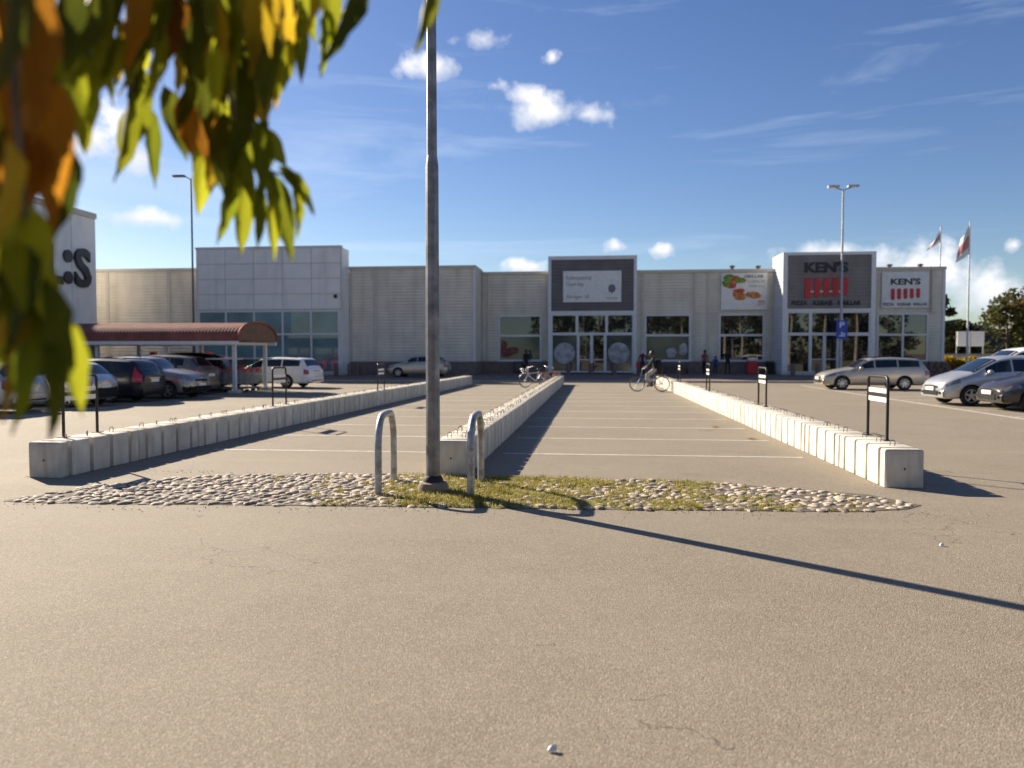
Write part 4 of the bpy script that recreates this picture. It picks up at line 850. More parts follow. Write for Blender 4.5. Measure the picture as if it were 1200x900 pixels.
def paint(name, col, metal=.4):
    if name not in CARPAINT: CARPAINT[name] = mat(name, col, .30, metal, var=.03, coat=.55, spec=.4)
    return CARPAINT[name]
M_trim = mat('black_car_trim', (.014, .014, .015), .7, var=.15, spec=.2)
M_tyre = mat('tyre_rubber', (.018, .017, .016), .85, var=.2, scale=10)
M_rim = mat('alloy_rim', (.52, .52, .52), .35, .7, var=.06)
M_lampw = mat('headlight_lens', (.20, .215, .23), .10, .3, var=.2, scale=12, coat=1)
M_tail = mat('tail_light_lens', (.42, .012, .014), .2, var=.15, scale=9, coat=1)
M_plate = mat('number_plate', (.74, .74, .70), .5, var=.05, scale=20)
WHEELM = {}
def wheel_meshes(r, spokes):
    if (r, spokes) in WHEELM: return WHEELM[(r, spokes)]
    T = Matrix.Rotation(PI/2, 4, 'X')
    a = MB(); a.lathe([(r*.60, -.085), (r*.80, -.10), (r*.95, -.095), (r, -.06), (r, .06), (r*.95, .095), (r*.80, .10), (r*.60, .085), (r*.60, -.085)], 22, T, False)
    ty = a.mesh('tyre', M_tyre, 50)
    b = MB(); b.lathe([(r*.655, .075), (r*.66, .09), (r*.60, .094), (r*.58, .05), (0, .03)], 22, T, False)     # dish
    b.mi = 1; b.lathe([(r*.575, .048), (0, .034)], 22, Matrix.Translation((0, -.004, 0)) @ T, False); b.mi = 0
    for k in range(spokes):
        M = Matrix.Rotation(2*PI*k/spokes, 4, 'Y')
        b.add([(-.036, -.075, .03), (.036, -.075, .03), (.024, -.088, r*.6), (-.024, -.088, r*.6), (-.04, -.04, .03), (.04, -.04, .03), (.028, -.05, r*.6), (-.028, -.05, r*.6)],
              [(0, 1, 2, 3), (0, 3, 7, 4), (1, 5, 6, 2)], M)
    b.lathe([(.07, .05), (.065, .09), (0, .095)], 10, T, False)
    rm = b.mesh('rim', [M_rim, M_trim], 40)
    WHEELM[(r, spokes)] = (ty, rm); return ty, rm
def car(name, shape, L, W, H, pm, label, cat, loc, rz, group=None, dark_lower=False, tall_tail=False, rails=False, spokes=5, wr=.315, roof_box=False, plate_f=True):
    S = SHAPES[shape]; zs = H/max(v for _, v in S['top'])
    root = thing(name, label, cat, loc, rz, group)
    zb = .20
    def top(t): return smooth_pts(S['top'], t, .012 if t < .04 or t > .93 else .02)*zs
    def sec(t):
        tp = top(t); bl = min(smooth_pts(S['belt'], t)*zs, tp-.035)
        e = 1 - .26*max(0, 1-t/.10)**2 - .17*max(0, 1-(1-t)/.09)**2
        e *= 1 - .05*max(0, 1-t/.008) - .05*max(0, 1-(1-t)/.008)
        w = W/2*e*(1-.03*abs(t-.5)*2); low = zb + .10*max(0, 1-t/.03) + .12*max(0, 1-(1-t)/.04) + .02
        gap = max(0, min(1, (tp-bl-.06)/.35)); tw = w*(.88 - .13*gap)
        hm = low + (bl-low)*.5
        return [(0, low), (w*.86, low), (w*.965, low+.05), (w*.995, low+(bl-low)*.28), (w, hm), (w*.985, low+(bl-low)*.80), (w*.945, bl), (tw, tp-.045-.02*gap), (tw*.82, tp-.008), (0, tp+.012)]
    def surf(t, s):   # s index along the half section, may exceed 9 to run down the other side
        sg = 1
        if s > 9: s = 18-s; sg = -1
        q = sec(t); i = min(8, int(s)); f = s-i
        y = q[i][0]+(q[i+1][0]-q[i][0])*f; z = q[i][1]+(q[i+1][1]-q[i][1])*f
        return Vector(((.5-t)*L, y*sg, z))
    ts = [0, .004, .012, .022, .035, .05, .07, .10] + [.13+.03*k for k in range(25)] + [.875, .90, .92, .935, .95, .965, .978, .988, .995, 1.0]
    ts = sorted(set(ts)); n = 18; mb = MB(); vs = []; fs = []
    for t in ts:
        q = sec(t); x = (.5-t)*L
        for y, z in q: vs.append((x, y, z))
        for y, z in q[8:0:-1]: vs.append((x, -y, z))
    for i in range(len(ts)-1):
        for k in range(n): a = i*n+k; b = i*n+(k+1) % n; fs.append((a, b, b+n, a+n))
    fs.append(tuple(range(n))[::-1]); fs.append(tuple((len(ts)-1)*n+k for k in range(n)))
    mb.add(vs, fs); me = mb.mesh('car_body', pm); me.materials.append(M_trim)
    bm = bmesh.new(); bm.from_mesh(me); bmesh.ops.recalc_face_normals(bm, faces=bm.faces); bm.to_mesh(me); bm.free()
    tmp = bpy.data.objects.new('tmp', me); COL.objects.link(tmp)
    # wheel arches cut out of the shell
    cu = MB(); ax = [(.5-t)*L for t in S['wb']]
    for x in ax:
        for s in (-1, 1): cu.lathe([(wr+.055, -.16), (wr+.055, .16)], 24, Matrix.Translation((x, s*(W/2-.10), wr)) @ Matrix.Rotation(PI/2, 4, 'X'))
    cm = cu.mesh('cut', M_trim); bm = bmesh.new(); bm.from_mesh(cm); bmesh.ops.recalc_face_normals(bm, faces=bm.faces); bm.to_mesh(cm); bm.free()
    co = bpy.data.objects.new('cut', cm); COL.objects.link(co)
    md = tmp.modifiers.new('b', 'BOOLEAN'); md.operation = 'DIFFERENCE'; md.object = co; md.solver = 'EXACT'
    try: md.material_mode = 'TRANSFER'
    except Exception: pass
    dg = bpy.context.evaluated_depsgraph_get(); me2 = bpy.data.meshes.new_from_object(tmp.evaluated_get(dg))
    bpy.data.objects.remove(tmp); bpy.data.objects.remove(co)
    me2.polygons.foreach_set('use_smooth', [True]*len(me2.polygons)); me2.set_sharp_from_angle(angle=math.radians(40)); me2.name = 'body'
    link('body', me2, root)
    def patch(nm, t0, t1, s0, s1, m, off=.006, nt=6, ns=4, both=False, mirror=False):
        out = []
        for sg in ((1, -1) if both else ((-1,) if mirror else (1,))):
            vs = []; fs = []
            for i in range(nt+1):
                for j in range(ns+1):
                    t = t0+(t1-t0)*i/nt; s = s0+(s1-s0)*j/ns
                    p = surf(t, s); d1 = surf(min(1, t+.004), s)-surf(max(0, t-.004), s); d2 = surf(t, min(18, s+.03))-surf(t, max(0, s-.03))
                    nn = d1.cross(d2)
                    if nn.length > 1e-9: nn.normalize()
                    if nn.dot(Vector((p.x*.3, p.y, (p.z-.7)))) < 0: nn = -nn
                    p = p+nn*off
                    vs.append((p.x, p.y*sg, p.z))
            for i in range(nt):
                for j in range(ns): a = i*(ns+1)+j; fs.append((a, a+1, a+ns+2, a+ns+1))
            out.append(MB().add(vs, fs).build(nm, m, root, 50))
        return out
    patch('windscreen', *S['wind'], 7.25, 10.75, M_glassc, .007, 6, 8)
    patch('rear_window', *S['rear'], 7.3, 10.7, M_glassc, .007, 6, 8)
    for a, b in S['side']: patch('side_window', a, b, 6.16, 6.9, M_glassc, .007, 5, 3, True)
    patch('headlight', .022, .115, 5.05, 6.3, M_lampw, .008, 5, 3, True)
    if tall_tail: patch('tail_light', .935, .992, 4.6, 6.9, M_tail, .012, 5, 6, True)
    else: patch('tail_light', .945, .992, 4.5, 5.95, M_tail, .012, 4, 3, True)
    if dark_lower: patch('bumper_trim', .90, .999, 1.6, 4.0, M_trim, .008, 4, 4, True); patch('bumper_trim', .001, .06, 1.6, 3.6, M_trim, .008, 4, 4, True)
    patch('sill_trim', S['wb'][0]+.09, S['wb'][1]-.09, 1.2, 2.4, M_trim, .005, 4, 2, True)
    h = L/2
    fz = top(0)
    box('grille', h-.02, h+.006, -W*.24, W*.24, fz-.10, fz-.02, M_trim, root, .004)
    box('air_intake', h-.02, h+.042, -W*.25, W*.25, .32, .47, M_trim, root, .004)
    if plate_f: box('number_plate', h, h+.056, -.25, .25, .475, .585, M_plate, root)
    rz_ = top(1.0)
    box('number_plate', -h-.014, -h+.01, -.25, .25, rz_-.22, rz_-.11, M_plate, root)
    if dark_lower: box('bumper_trim', -h-.010, -h+.01, -W*.37, W*.37, .36, .60, M_trim, root, .004)
    for nm, xa, xb, zz0, zz1 in (('front_bumper', h-.05, h+.035, .26, .50), ('rear_bumper', -h-.045, -h+.05, .30, .58)):
        f = MB(); n_ = 8; vs = []
        for i in range(n_+1):
            yy = (-.40+.80*i/n_)*W; bow = .05*(2*i/n_-1)**2
            xo, xi = (xb-bow, xa) if nm[0] == 'f' else (xa+bow, xb)
            vs += [(xi, yy, zz0-.02), (xo-(.012 if nm[0] == 'f' else -.012), yy, zz0), (xo, yy, zz0+.06), (xo, yy, zz1-.05), (xi, yy, zz1)]
        f.add(vs, [(5*i+j, 5*i+j+1, 5*i+j+6, 5*i+j+5) for i in range(n_) for j in range(4)])
        f.build(nm, M_trim if dark_lower else pm, root, 35)
    if not dark_lower: box('bumper_strip', -h-.052, -h-.03, -W*.30, W*.30, .345, .385, M_trim, root, .003)
    box('light_bar', -h-.012, -h+.01, -.33, .33, rz_-.095, rz_-.07, M_lampw, root, .003)
    for s in (-1, 1): box('fog_lamp', h+.0, h+.037, s*W*.30-.07, s*W*.30+.07, .37, .44, M_trim, root, .004)
    for s in (-1, 1):
        tx = S['side'][0][0]+.012; p = surf(tx, 6.1)
        f = MB(); f.lathe([(.02, -.085), (.075, -.06), (.085, 0), (.07, .06), (.02, .085)], 10, Matrix.Translation((p.x, s*(abs(p.y)+.11), p.z+.06)) @ Matrix.Rotation(PI/2, 4, 'Y') @ Matrix.Scale(1.25, 4, (0, 1, 0)))
        f.build('side_mirror', pm, root, 60)
        for t in (S['side'][0][1]-.02, S['side'][1][1]-.02):
            p = surf(t, 5.2); box('door_handle', p.x-.09, p.x+.07, s*(abs(p.y)+.012)-.014, s*(abs(p.y)+.012)+.014, p.z-.012, p.z+.014, pm, root)
        if rails:
            f = MB(); f.tube([((.5-t)*L, s*(surf(t, 7.4).y), surf(t, 7.6).z+.055) for t in (.46, .55, .65, .75, .86)], .016, 6); f.build('roof_rail', M_trim, root)
    ty, rm = wheel_meshes(wr, spokes)
    for x in ax:
        for s in (-1, 1):
            w_ = link('wheel', ty, root, (x, s*(W/2-.095), wr), (0, 0, 0 if s < 0 else PI)); link('rim', rm, w_)
    return root
def dull(m):
    b = m.node_tree.nodes['Principled BSDF']; b.inputs['Coat Weight'].default_value = .25; b.inputs['Specular IOR Level'].default_value = .25; return m
P_silver = paint('silver_paint', (.50, .50, .50), .55); P_dark = paint('dark_navy_paint', (.016, .018, .026), .0); P_bronze = paint('bronze_paint', (.20, .165, .135), .5)
P_grey = paint('grey_paint', (.30, .29, .28), .5); P_white = paint('white_paint', (.78, .78, .77), .0); P_beige = paint('champagne_paint', (.46, .42, .35), .5)
P_dgrey = paint('graphite_paint', (.060, .055, .055), .5); P_black = paint('black_paint', (.010, .010, .012), .2); P_red = paint('red_paint', (.42, .025, .02), .1)
for m_ in (P_dark, P_black): dull(m_)
# left bays (fronts point away from the rows, except the crossover)
XL = -15.32
GL = 'cars parked in the left bays'
car('parked_car', 'hatch', 3.75, 1.66, 1.44, P_silver, 'silver small hatchback with black rear bumper, parked beside the dark estate', 'car', (XL-1.95, 22.75, 0), PI+.03, GL, dark_lower=True, wr=.285)
car('parked_car', 'estate', 4.70, 1.80, 1.50, P_dark, 'dark estate with tall red tail lights up its rear pillar', 'car', (XL-2.2, 25.1, 0), PI+.02, GL, tall_tail=True, rails=True, spokes=6)
car('parked_car', 'suv', 4.36, 1.80, 1.56, P_grey, 'grey crossover parked nose out beside the dark estate', 'car', (XL-1.55, 27.45, 0), -.02, GL, rails=True, dark_lower=True)
car('parked_car', 'suv', 4.40, 1.84, 1.62, P_bronze, 'bronze crossover parked tail out just before the trolley shelter', 'car', (XL-2.45, 29.85, 0), PI+.02, GL)
car('parked_car', 'hatch', 4.2, 1.75, 1.48, P_silver, 'silver car mostly hidden by the leaves at far left edge', 'car', (XL-2.6, 20.1, 0), PI, GL)
car('parked_car', 'estate', 4.77, 1.82, 1.50, P_white, 'white estate parked just right of the trolley shelter', 'car', (-16.0, 36.9, 0), PI-.12, rails=True)
car('parked_car', 'hatch', 4.05, 1.71, 1.46, P_beige, 'silver beige hatchback parked before the ribbed wall, behind the lamp post', 'car', (-11.55, 50.0, 0.12), PI, None)
car('parked_car', 'suv', 4.5, 1.84, 1.72, P_black, 'black car standing beneath the trolley shelter end', 'car', (-18.6, 33.0, 0), PI+.02)
car('parked_car', 'hatch', 4.2, 1.75, 1.50, P_red, 'red car seen through the trolley shelter', 'car', (-21.6, 41.5, 0), PI-.1)
car('parked_car', 'estate', 4.6, 1.8, 1.48, P_silver, 'silver car seen through the left part of the shelter', 'car', (-26.5, 41.5, 0), PI)
# right lot
GR = 'cars parked nose in from the right lot'
car('parked_car', 'estate', 4.74, 1.77, 1.50, P_beige, 'champagne estate parked broadside before the restaurant', 'car', (12.85, 37.6, 0), PI+.01, rails=True, spokes=7)
car('parked_car', 'mpv', 4.38, 1.83, 1.60, P_silver, 'silver people carrier with dark grille, right edge, behind the graphite hatchback', 'car', (13.22, 26.75, 0), PI+.05, GR, wr=.32)
car('parked_car', 'hatch', 4.25, 1.76, 1.47, P_dgrey, 'dark graphite hatchback nearest the camera at right edge', 'car', (13.72, 24.2, 0), PI+.03, GR, wr=.32, spokes=8)
car('parked_car', 'mpv', 4.7, 1.86, 1.90, P_white, 'white tall car whose roof shows above the silver people carrier', 'car', (15.9, 30.6, 0), PI+.03, GR)

# ------------------------------------------------------------------ trolley shelter
ts_ = thing('trolley_shelter', 'trolley shelter with red brown barrel roof and white posts', 'shelter')
YA, YB_, XR, XE, ZE, ZR = 30.7, 34.6, -14.80, -31.0, 2.22, 3.02
yc = (YA+YB_)/2; hw = (YB_-YA)/2
f = MB(); NA = 14; NX = 220; vs = []; fs = []
for i in range(NX+1):
    x = XR + (XE-XR)*i/NX; d = (.0, .018)[i % 2]
    for k in range(NA+1):
        a = PI*k/NA; c, s_ = math.cos(a), math.sin(a)
        s_ = s_**.8 if s_ > 0 else 0
        vs.append((x, yc - (hw+d)*c, ZE + (ZR-ZE+d)*s_))
for i in range(NX):
    for k in range(NA): a = i*(NA+1)+k; fs.append((a, a+1, a+NA+2, a+NA+1))
f.add(vs, fs); f.build('roof', M_roofred, ts_, 25)
for x in (XR-.02, XE+.02):
    f = MB(); arc = [(x, yc-(hw-.02)*math.cos(PI*k/NA), ZE+(ZR-ZE-.02)*max(0, math.sin(PI*k/NA))**.8) for k in range(NA+1)]
    f.add(arc + [(x-.03, b, c) for _, b, c in arc], [tuple(range(NA+1)), tuple(range(2*NA+1, NA, -1))]); f.build('gable', M_gable, ts_)
f = MB(); arc = [(XR+.01, yc-(hw+.03)*math.cos(PI*k/NA), ZE+(ZR-ZE+.03)*max(0, math.sin(PI*k/NA))**.8) for k in range(NA+1)]; f.tube(arc, .045, 6); f.build('gable_rim', M_roofred, ts_, 50)
for y in (YA+.02, YB_-.02): box('eave_gutter', XE, XR-.02, y-.06, y+.06, ZE-.17, ZE-.02, M_wframe, ts_)
for i in range(6):
    x = -15.2 - i*3.1
    for y in (31.15, 34.2):
        box('post', x-.07, x+.07, y-.07, y+.07, .12, ZE-.05, M_wframe, ts_); box('post_foot', x-.22, x+.22, y-.22, y+.22, -.02, .12, M_conc, ts_, .02)
    box('cross_beam', x-.05, x+.05, 31.23, 34.12, ZE-.16, ZE-.06, M_wframe, ts_)
for y in (34.2,):
    f = MB(); f.box(-30, -14.85, y-.02, y+.02, 1.42, 1.48); f.build('rail', M_wframe, ts_); f = MB(); f.box(-30, -14.85, y-.02, y+.02, .7, .75); f.build('rail', M_wframe, ts_)
f = MB(); f.box(-30, -14.85, 31.13, 31.17, 1.42, 1.48); f.build('rail', M_wframe, ts_)
for i in range(5): box('wall_sheet', -15.3-3.1*i-2.9, -15.3-3.1*i-.05, 34.19, 34.21, .3, 1.41, M_clear, ts_)
# trolleys standing in a row under the right end
tb = MB()
for i in range(9):
    t = i/8; tb.tube([(-.40+.1*t, -.26+.04*0, .35+.62*t), (.42+.03*t, -.20, .42+.55*t), (.42+.03*t, .20, .42+.55*t), (-.40+.1*t, .26, .35+.62*t)], .008, 4, True)
for i in range(8):
    t = i/7; tb.tube([(-.4+.82*t, -.26+.06*t, .35+.07*t), (-.3+.75*t, -.26+.06*t, .97)], .008, 4); tb.tube([(-.4+.82*t, .26-.06*t, .35+.07*t), (-.3+.75*t, .26-.06*t, .97)], .008, 4); tb.tube([(-.4+.82*t, -.26+.06*t, .35+.07*t), (-.4+.82*t, .26-.06*t, .35+.07*t)], .008, 4)
BASK = tb.mesh('basket', M_galv)
tf = MB(); tf.tube([(-.45, -.27, .98), (-.35, -.25, .3), (-.42, -.22, .14), (.45, -.17, .14)], .016, 6); tf.tube([(-.45, .27, .98), (-.35, .25, .3), (-.42, .22, .14), (.45, .17, .14)], .016, 6); TFR = tf.mesh('chassis', M_galv)
th = MB(); th.tube([(-.47, -.29, 1.0), (-.47, .29, 1.0)], .028, 8); th.box(-.5, -.46, -.14, .14, .86, 1.0); THD = th.mesh('handle', M_red)
tw = MB(); tw.lathe([(.055, -.015), (.06, 0), (.055, .015)], 10, Matrix.Rotation(PI/2, 4, 'X')); TWH = tw.mesh('castor', M_rubber)
tp_ = thing('trolley', '', 'shopping trolley')
link('basket', BASK, tp_); link('chassis', TFR, tp_); link('handle', THD, tp_)
for x, y in ((-.38, -.22), (-.38, .22), (.42, -.17), (.42, .17)): link('castor', TWH, tp_, (x, y, .06))
for i in range(9):
    q = tp_ if i == 0 else copy_tree(tp_)
    row, k = i % 3, i//3
    q.location = (-15.6-.75*row*1.0 - .25*(i == 4), 32.0+.62*k, 0); q.rotation_euler = (0, 0, PI/2+PI*1.0 if False else PI + R.uniform(-.05, .05))
    tag(q, ['red handled shopping trolley, %s in the %s line under the shelter' % (('right', 'middle', 'left')[row], ('near', 'centre', 'far')[k])][0], 'shopping trolley', 'shopping trolleys under the shelter')
for i, (x, y) in enumerate(((-21.1, 34.9), (-18.3, 34.9))):
    o = box('orange_post', x-.14, x+.14, y-.1, y+.1, 0, 1.75, M_orange); tag(o, ('left' if i == 0 else 'right')+' orange post beyond the trolley shelter', 'post', 'orange posts beyond the trolley shelter')

# ------------------------------------------------------------------ bollards, bins, bench, lamp posts, flags
bo = MB(); bo.lathe([(.17, 0), (.16, .72), (.13, .80), (.05, .83)], 10); BOL = bo.mesh('stone_bollard', M_granite, 40)
for x, y, lab in ((-16.75, 51.3, 'leftmost of three brown stone bollards by the panelled shop corner'), (-16.2, 51.3, 'middle of three brown bollards by the panelled shop corner'), (-15.75, 51.3, 'rightmost of three brown bollards by the panelled shop corner'), (-18.8, 51.2, 'brown stone bollard alone before the teal windows'),
                  (-1.85, 54.4, 'brown stone bollard left of the double entrance doors'), (-.25, 54.4, 'brown bollard in front of the double entrance doors'), (1.35, 54.4, 'brown stone bollard right of the entrance doors'),
                  (13.15, 53.0, 'brown bollard before the left restaurant pane'), (14.75, 53.0, 'brown stone bollard in front of the restaurant door'), (-17.7, 51.25, 'brown bollard at the right end of the teal windows')):
    o = link('stone_bollard', BOL, None, (x, y, .19)); tag(o, lab, 'bollard', 'stone bollards along the shop fronts')
rbn = thing('litter_bin', 'bright red bin with pale lid under the poster window', 'bin', (11.05, 55.9, .22))
box('body', -.34, .34, -.28, .28, .02, .95, M_red, rbn, .03); box('lid', -.30, .30, -.25, .25, .955, 1.2, M_wplate, rbn, .06)
dbn = thing('litter_bin', 'dark grey bin against the wall beside the restaurant block', 'bin', (12.4, 56.4, .22)); box('body', -.24, .24, -.22, .22, .02, .85, M_black, dbn, .03); box('lid', -.26, .26, -.24, .24, .855, .93, M_slate, dbn, .02)
bch = thing('bench', 'long dark bench below the window right of the entrance', 'bench', (5.6, 56.3, .21))
for k in range(3): box('seat_plank', -1.2, 1.2, -.22+.15*k, -.09+.15*k, .42, .47, M_slate, bch)
for k in range(2): box('back_plank', -1.2, 1.2, .24, .28, .58+.16*k, .70+.16*k, M_slate, bch)
for x in (-1.0, 1.0): box('leg', x-.04, x+.04, -.2, .28, 0, .415, M_black, bch); box('back_support', x-.03, x+.03, .285, .32, 0.0, .86, M_black, bch)
vb = thing('wall_box', 'dark vent box by the left shop window', 'wall box', (-5.6, 56.6, .22)); box('body', -.3, .3, -.2, .2, .1, .9, M_black, vb, .02); box('grille', -.22, .22, -.215, -.19, .2, .8, M_slate, vb)

rl = thing('lamp_post', 'grey lamp post with double head and blue sign before the restaurant', 'lamp post', (16.38, 53.6, .18))
f = MB(); f.lathe([(.12, 0), (.11, 3.0), (.085, 3.1), (.06, 12.4)], 10); f.build('pole', M_galv, rl, 40)
f = MB(); f.tube([(-.6, 0, 12.58), (0, 0, 12.35), (.6, 0, 12.58)], .04, 6); f.build('bracket', M_galv, rl)
for s in (-1, 1):
    f = MB(); f.box(s*.28 if s > 0 else -.98, .98 if s > 0 else -.28, -.18, .18, 12.54, 12.68); f.build('lamp_head', M_galv, rl)
bs = thing('blue_sign', 'blue square parking signs with white symbols on the right lamp post', 'sign', (16.38, 53.42, 2.75))
box('plate', -.36, .36, -.02, .02, .55, 1.15, M_blue, bs); box('plate', -.36, .36, -.02, .02, -.08, .53, M_blue, bs)
text('lettering', 'P', -.15, .17, .66, 1.04, -.021, M_wplate, bs, .004, .02)
f = MB(); f.box(-.2, .2, -.027, -.021, .08, .15); f.box(-.05, .05, -.026, -.021, .16, .38); f.box(.1, .22, -.026, -.021, .2, .3); f.build('symbol', M_wplate, bs)
ll = thing('lamp_post', 'thin dark lamp post behind the leaves left of the panelled shop', 'lamp post', (-26.75, 49.0, .12))
f = MB(); f.lathe([(.12, 0), (.10, 2.4), (.075, 2.5), (.05, 13.2)], 10); f.build('pole', M_slate, ll, 40)
f = MB(); f.tube([(0, 0, 13.1), (-.3, 0, 13.3), (-.7, 0, 13.36)], .035, 6); f.build('bracket', M_slate, ll)
f = MB(); f.box(-1.25, -.45, -.15, .15, 13.32, 13.44); f.build('lamp_head', M_slate, ll)
M_flag = mat('faded_red_cloth', (.50, .22, .20), .9, var=.1)
def flag(x, y, h, lab, fl, sway):
    r_ = thing('flagpole', lab, 'flagpole', (x, y, 0))
    f = MB(); f.lathe([(.09, 0), (.045, h), (.07, h+.02), (.0, h+.14)], 10); f.build('pole', M_wplate, r_, 40)
    vs = []; fs = []; nx, nz = 8, 12
    for i in range(nx+1):
        for j in range(nz+1):
            u, v = i/nx, j/nz
            vs.append((sway*u*(.75+.5*v) + .0, .22*math.sin(u*7+v*2)*u, h-.05 - v*fl - u*1.15*(1-.35*v) ))
    for i in range(nx):
        for j in range(nz): a = i*(nz+1)+j; fs.append((a, a+1, a+nz+2, a+nz+1))
    m_ = MB(); m_.v = vs; m_.f = fs; m_.m = [0 if .25 < ((k % nz)/nz) < .75 else 1 for k in range(len(fs))]
    me = m_.mesh('flag', [M_flag, M_wplate], 60); link('flag', me, r_)
flag(26.55, 63, 11.4, 'white flagpole with limp red flag nearest the end wing', 1.0, -.8)
flag(30.05, 66, 12.2, 'taller white flagpole with drooping red and white flag', 2.4, -.8)

# ------------------------------------------------------------------ bicycles
wb_ = MB(); wb_.tube([(.33*math.cos(2*PI*k/26), 0, .33*math.sin(2*PI*k/26)) for k in range(26)], .02, 6, True); BTY = wb_.mesh('tyre', M_tyre, 60)
wb_ = MB(); wb_.tube([(.305*math.cos(2*PI*k/26), 0, .305*math.sin(2*PI*k/26)) for k in range(26)], .010, 5, True)
for k in range(18): a = 2*PI*k/18; wb_.tube([(0, (.02 if k % 2 else -.02), 0), (.3*math.cos(a), 0, .3*math.sin(a))], .0022, 3)
wb_.tube([(0, -.05, 0), (0, .05, 0)], .025, 8); BRM = wb_.mesh('rim', M_galv, 60)
def bicycle(lab, loc, rz, m, basket=False, lean=0):
    r_ = thing('bicycle', lab, 'bicycle', loc, rz); r_.rotation_euler = (lean, 0, rz)
    F, B, BBk, ST, HD = (.55, 0, .34), (-.53, 0, .34), (-.08, 0, .29), (-.22, 0, .80), (.36, 0, .84)
    for p in (F, B): w = link('wheel', BTY, r_, p); link('rim', BRM, w)
    f = MB(); f.tube([HD, (.41, 0, .62), BBk], .02, 8); f.tube([ST, BBk], .018, 8); f.tube([(-.2, 0, .74), (.395, 0, .68)], .017, 8)
    for s in (-1, 1): f.tube([(-.21, 0, .72), (-.53, s*.06, .34)], .010, 6); f.tube([BBk, (-.53, s*.06, .34)], .011, 6); f.tube([(.42, 0, .58), (.47, s*.05, .50), (.55, s*.055, .34)], .012, 6)
    f.build('frame', m, r_, 50)
    f = MB(); f.tube([HD, (.33, 0, .98)], .014, 6); f.tube([(.12, -.30, 1.02), (.25, -.28, 1.03), (.33, -.1, .99), (.33, .1, .99), (.25, .28, 1.03), (.12, .30, 1.02)], .013, 6); f.build('handlebar', M_galv, r_, 50)
    f = MB(); f.tube([ST, (-.25, 0, .90)], .014, 6); f.lathe([(.02, -.02), (.10, 0), (.09, .035), (.02, .05)], 10, Matrix.Translation((-.27, 0, .90)) @ Matrix.Scale(1.4, 4, (1, 0, 0))); f.build('saddle', M_black, r_, 50)
    f = MB(); f.lathe([(.09, -.008), (.09, .008)], 14, Matrix.Translation((-.08, -.06, .29)) @ Matrix.Rotation(PI/2, 4, 'X')); f.tube([(-.08, -.10, .29), (.06, -.10, .20)], .010, 6); f.tube([(-.08, .10, .29), (-.22, .10, .38)], .010, 6)
    f.box(.01, .12, -.2, -.11, .19, .21); f.box(-.28, -.17, .11, .2, .37, .39); f.build('crank', M_black, r_)
    for px in (.55, -.53):
        f = MB(); vs = []; 
        for k in range(9):
            a = math.radians(15+(150 if px < 0 else 110)*k/8 + (0 if px < 0 else 20)); vs += [(px+.365*math.cos(a), -.03, .34+.365*math.sin(a)), (px+.365*math.cos(a), .03, .34+.365*math.sin(a))]
        f.add(vs, [(2*k, 2*k+1, 2*k+3, 2*k+2) for k in range(8)]); f.build('mudguard', m, r_)
    if basket:
        f = MB()
        for z, w in ((.72, .13), (.82, .15), (.92, .17)): f.tube([(.42, -w, z), (.42+w*1.8, -w, z), (.42+w*1.8, w, z), (.42, w, z)], .008, 4, True)
        for a, b in ((.42, -.15), (.42, .15), (.68, -.15), (.68, .15), (.55, -.15), (.55, .15), (.7, 0)): f.tube([(a, b*.87, .72), (a+.01, b*1.13, .92)], .007, 4)
        f.build('basket', M_galv, r_)
    f = MB(); f.tube([(-.25, -.07, .74), (-.72, -.07, .72), (-.72, .07, .72), (-.25, .07, .74)], .008, 5); f.tube([(-.68, -.06, .72), (-.54, -.06, .34)], .006, 4); f.tube([(-.68, .06, .72), (-.54, .06, .34)], .006, 4); f.build('rear_rack', M_galv, r_)
    return r_
M_bikes = paint('pale_bike_paint', (.55, .56, .6), .3); M_bikeb = paint('blue_bike_paint', (.10, .18, .30), .3); M_biko = paint('orange_bike_paint', (.35, .12, .04), .1)
bicycle('pale silver bicycle with front basket parked left of the middle row end', (-2.95, 38.2, 0), PI+.55, M_bikes, True, .08)
bicycle('rusty orange bicycle parked behind the pale one at the middle row end', (-2.35, 40.6, 0), PI+.9, M_biko, False, -.08)
bicycle('blue grey bicycle being ridden by the person in black', (2.42, 34.4, 0), PI, M_bikeb)

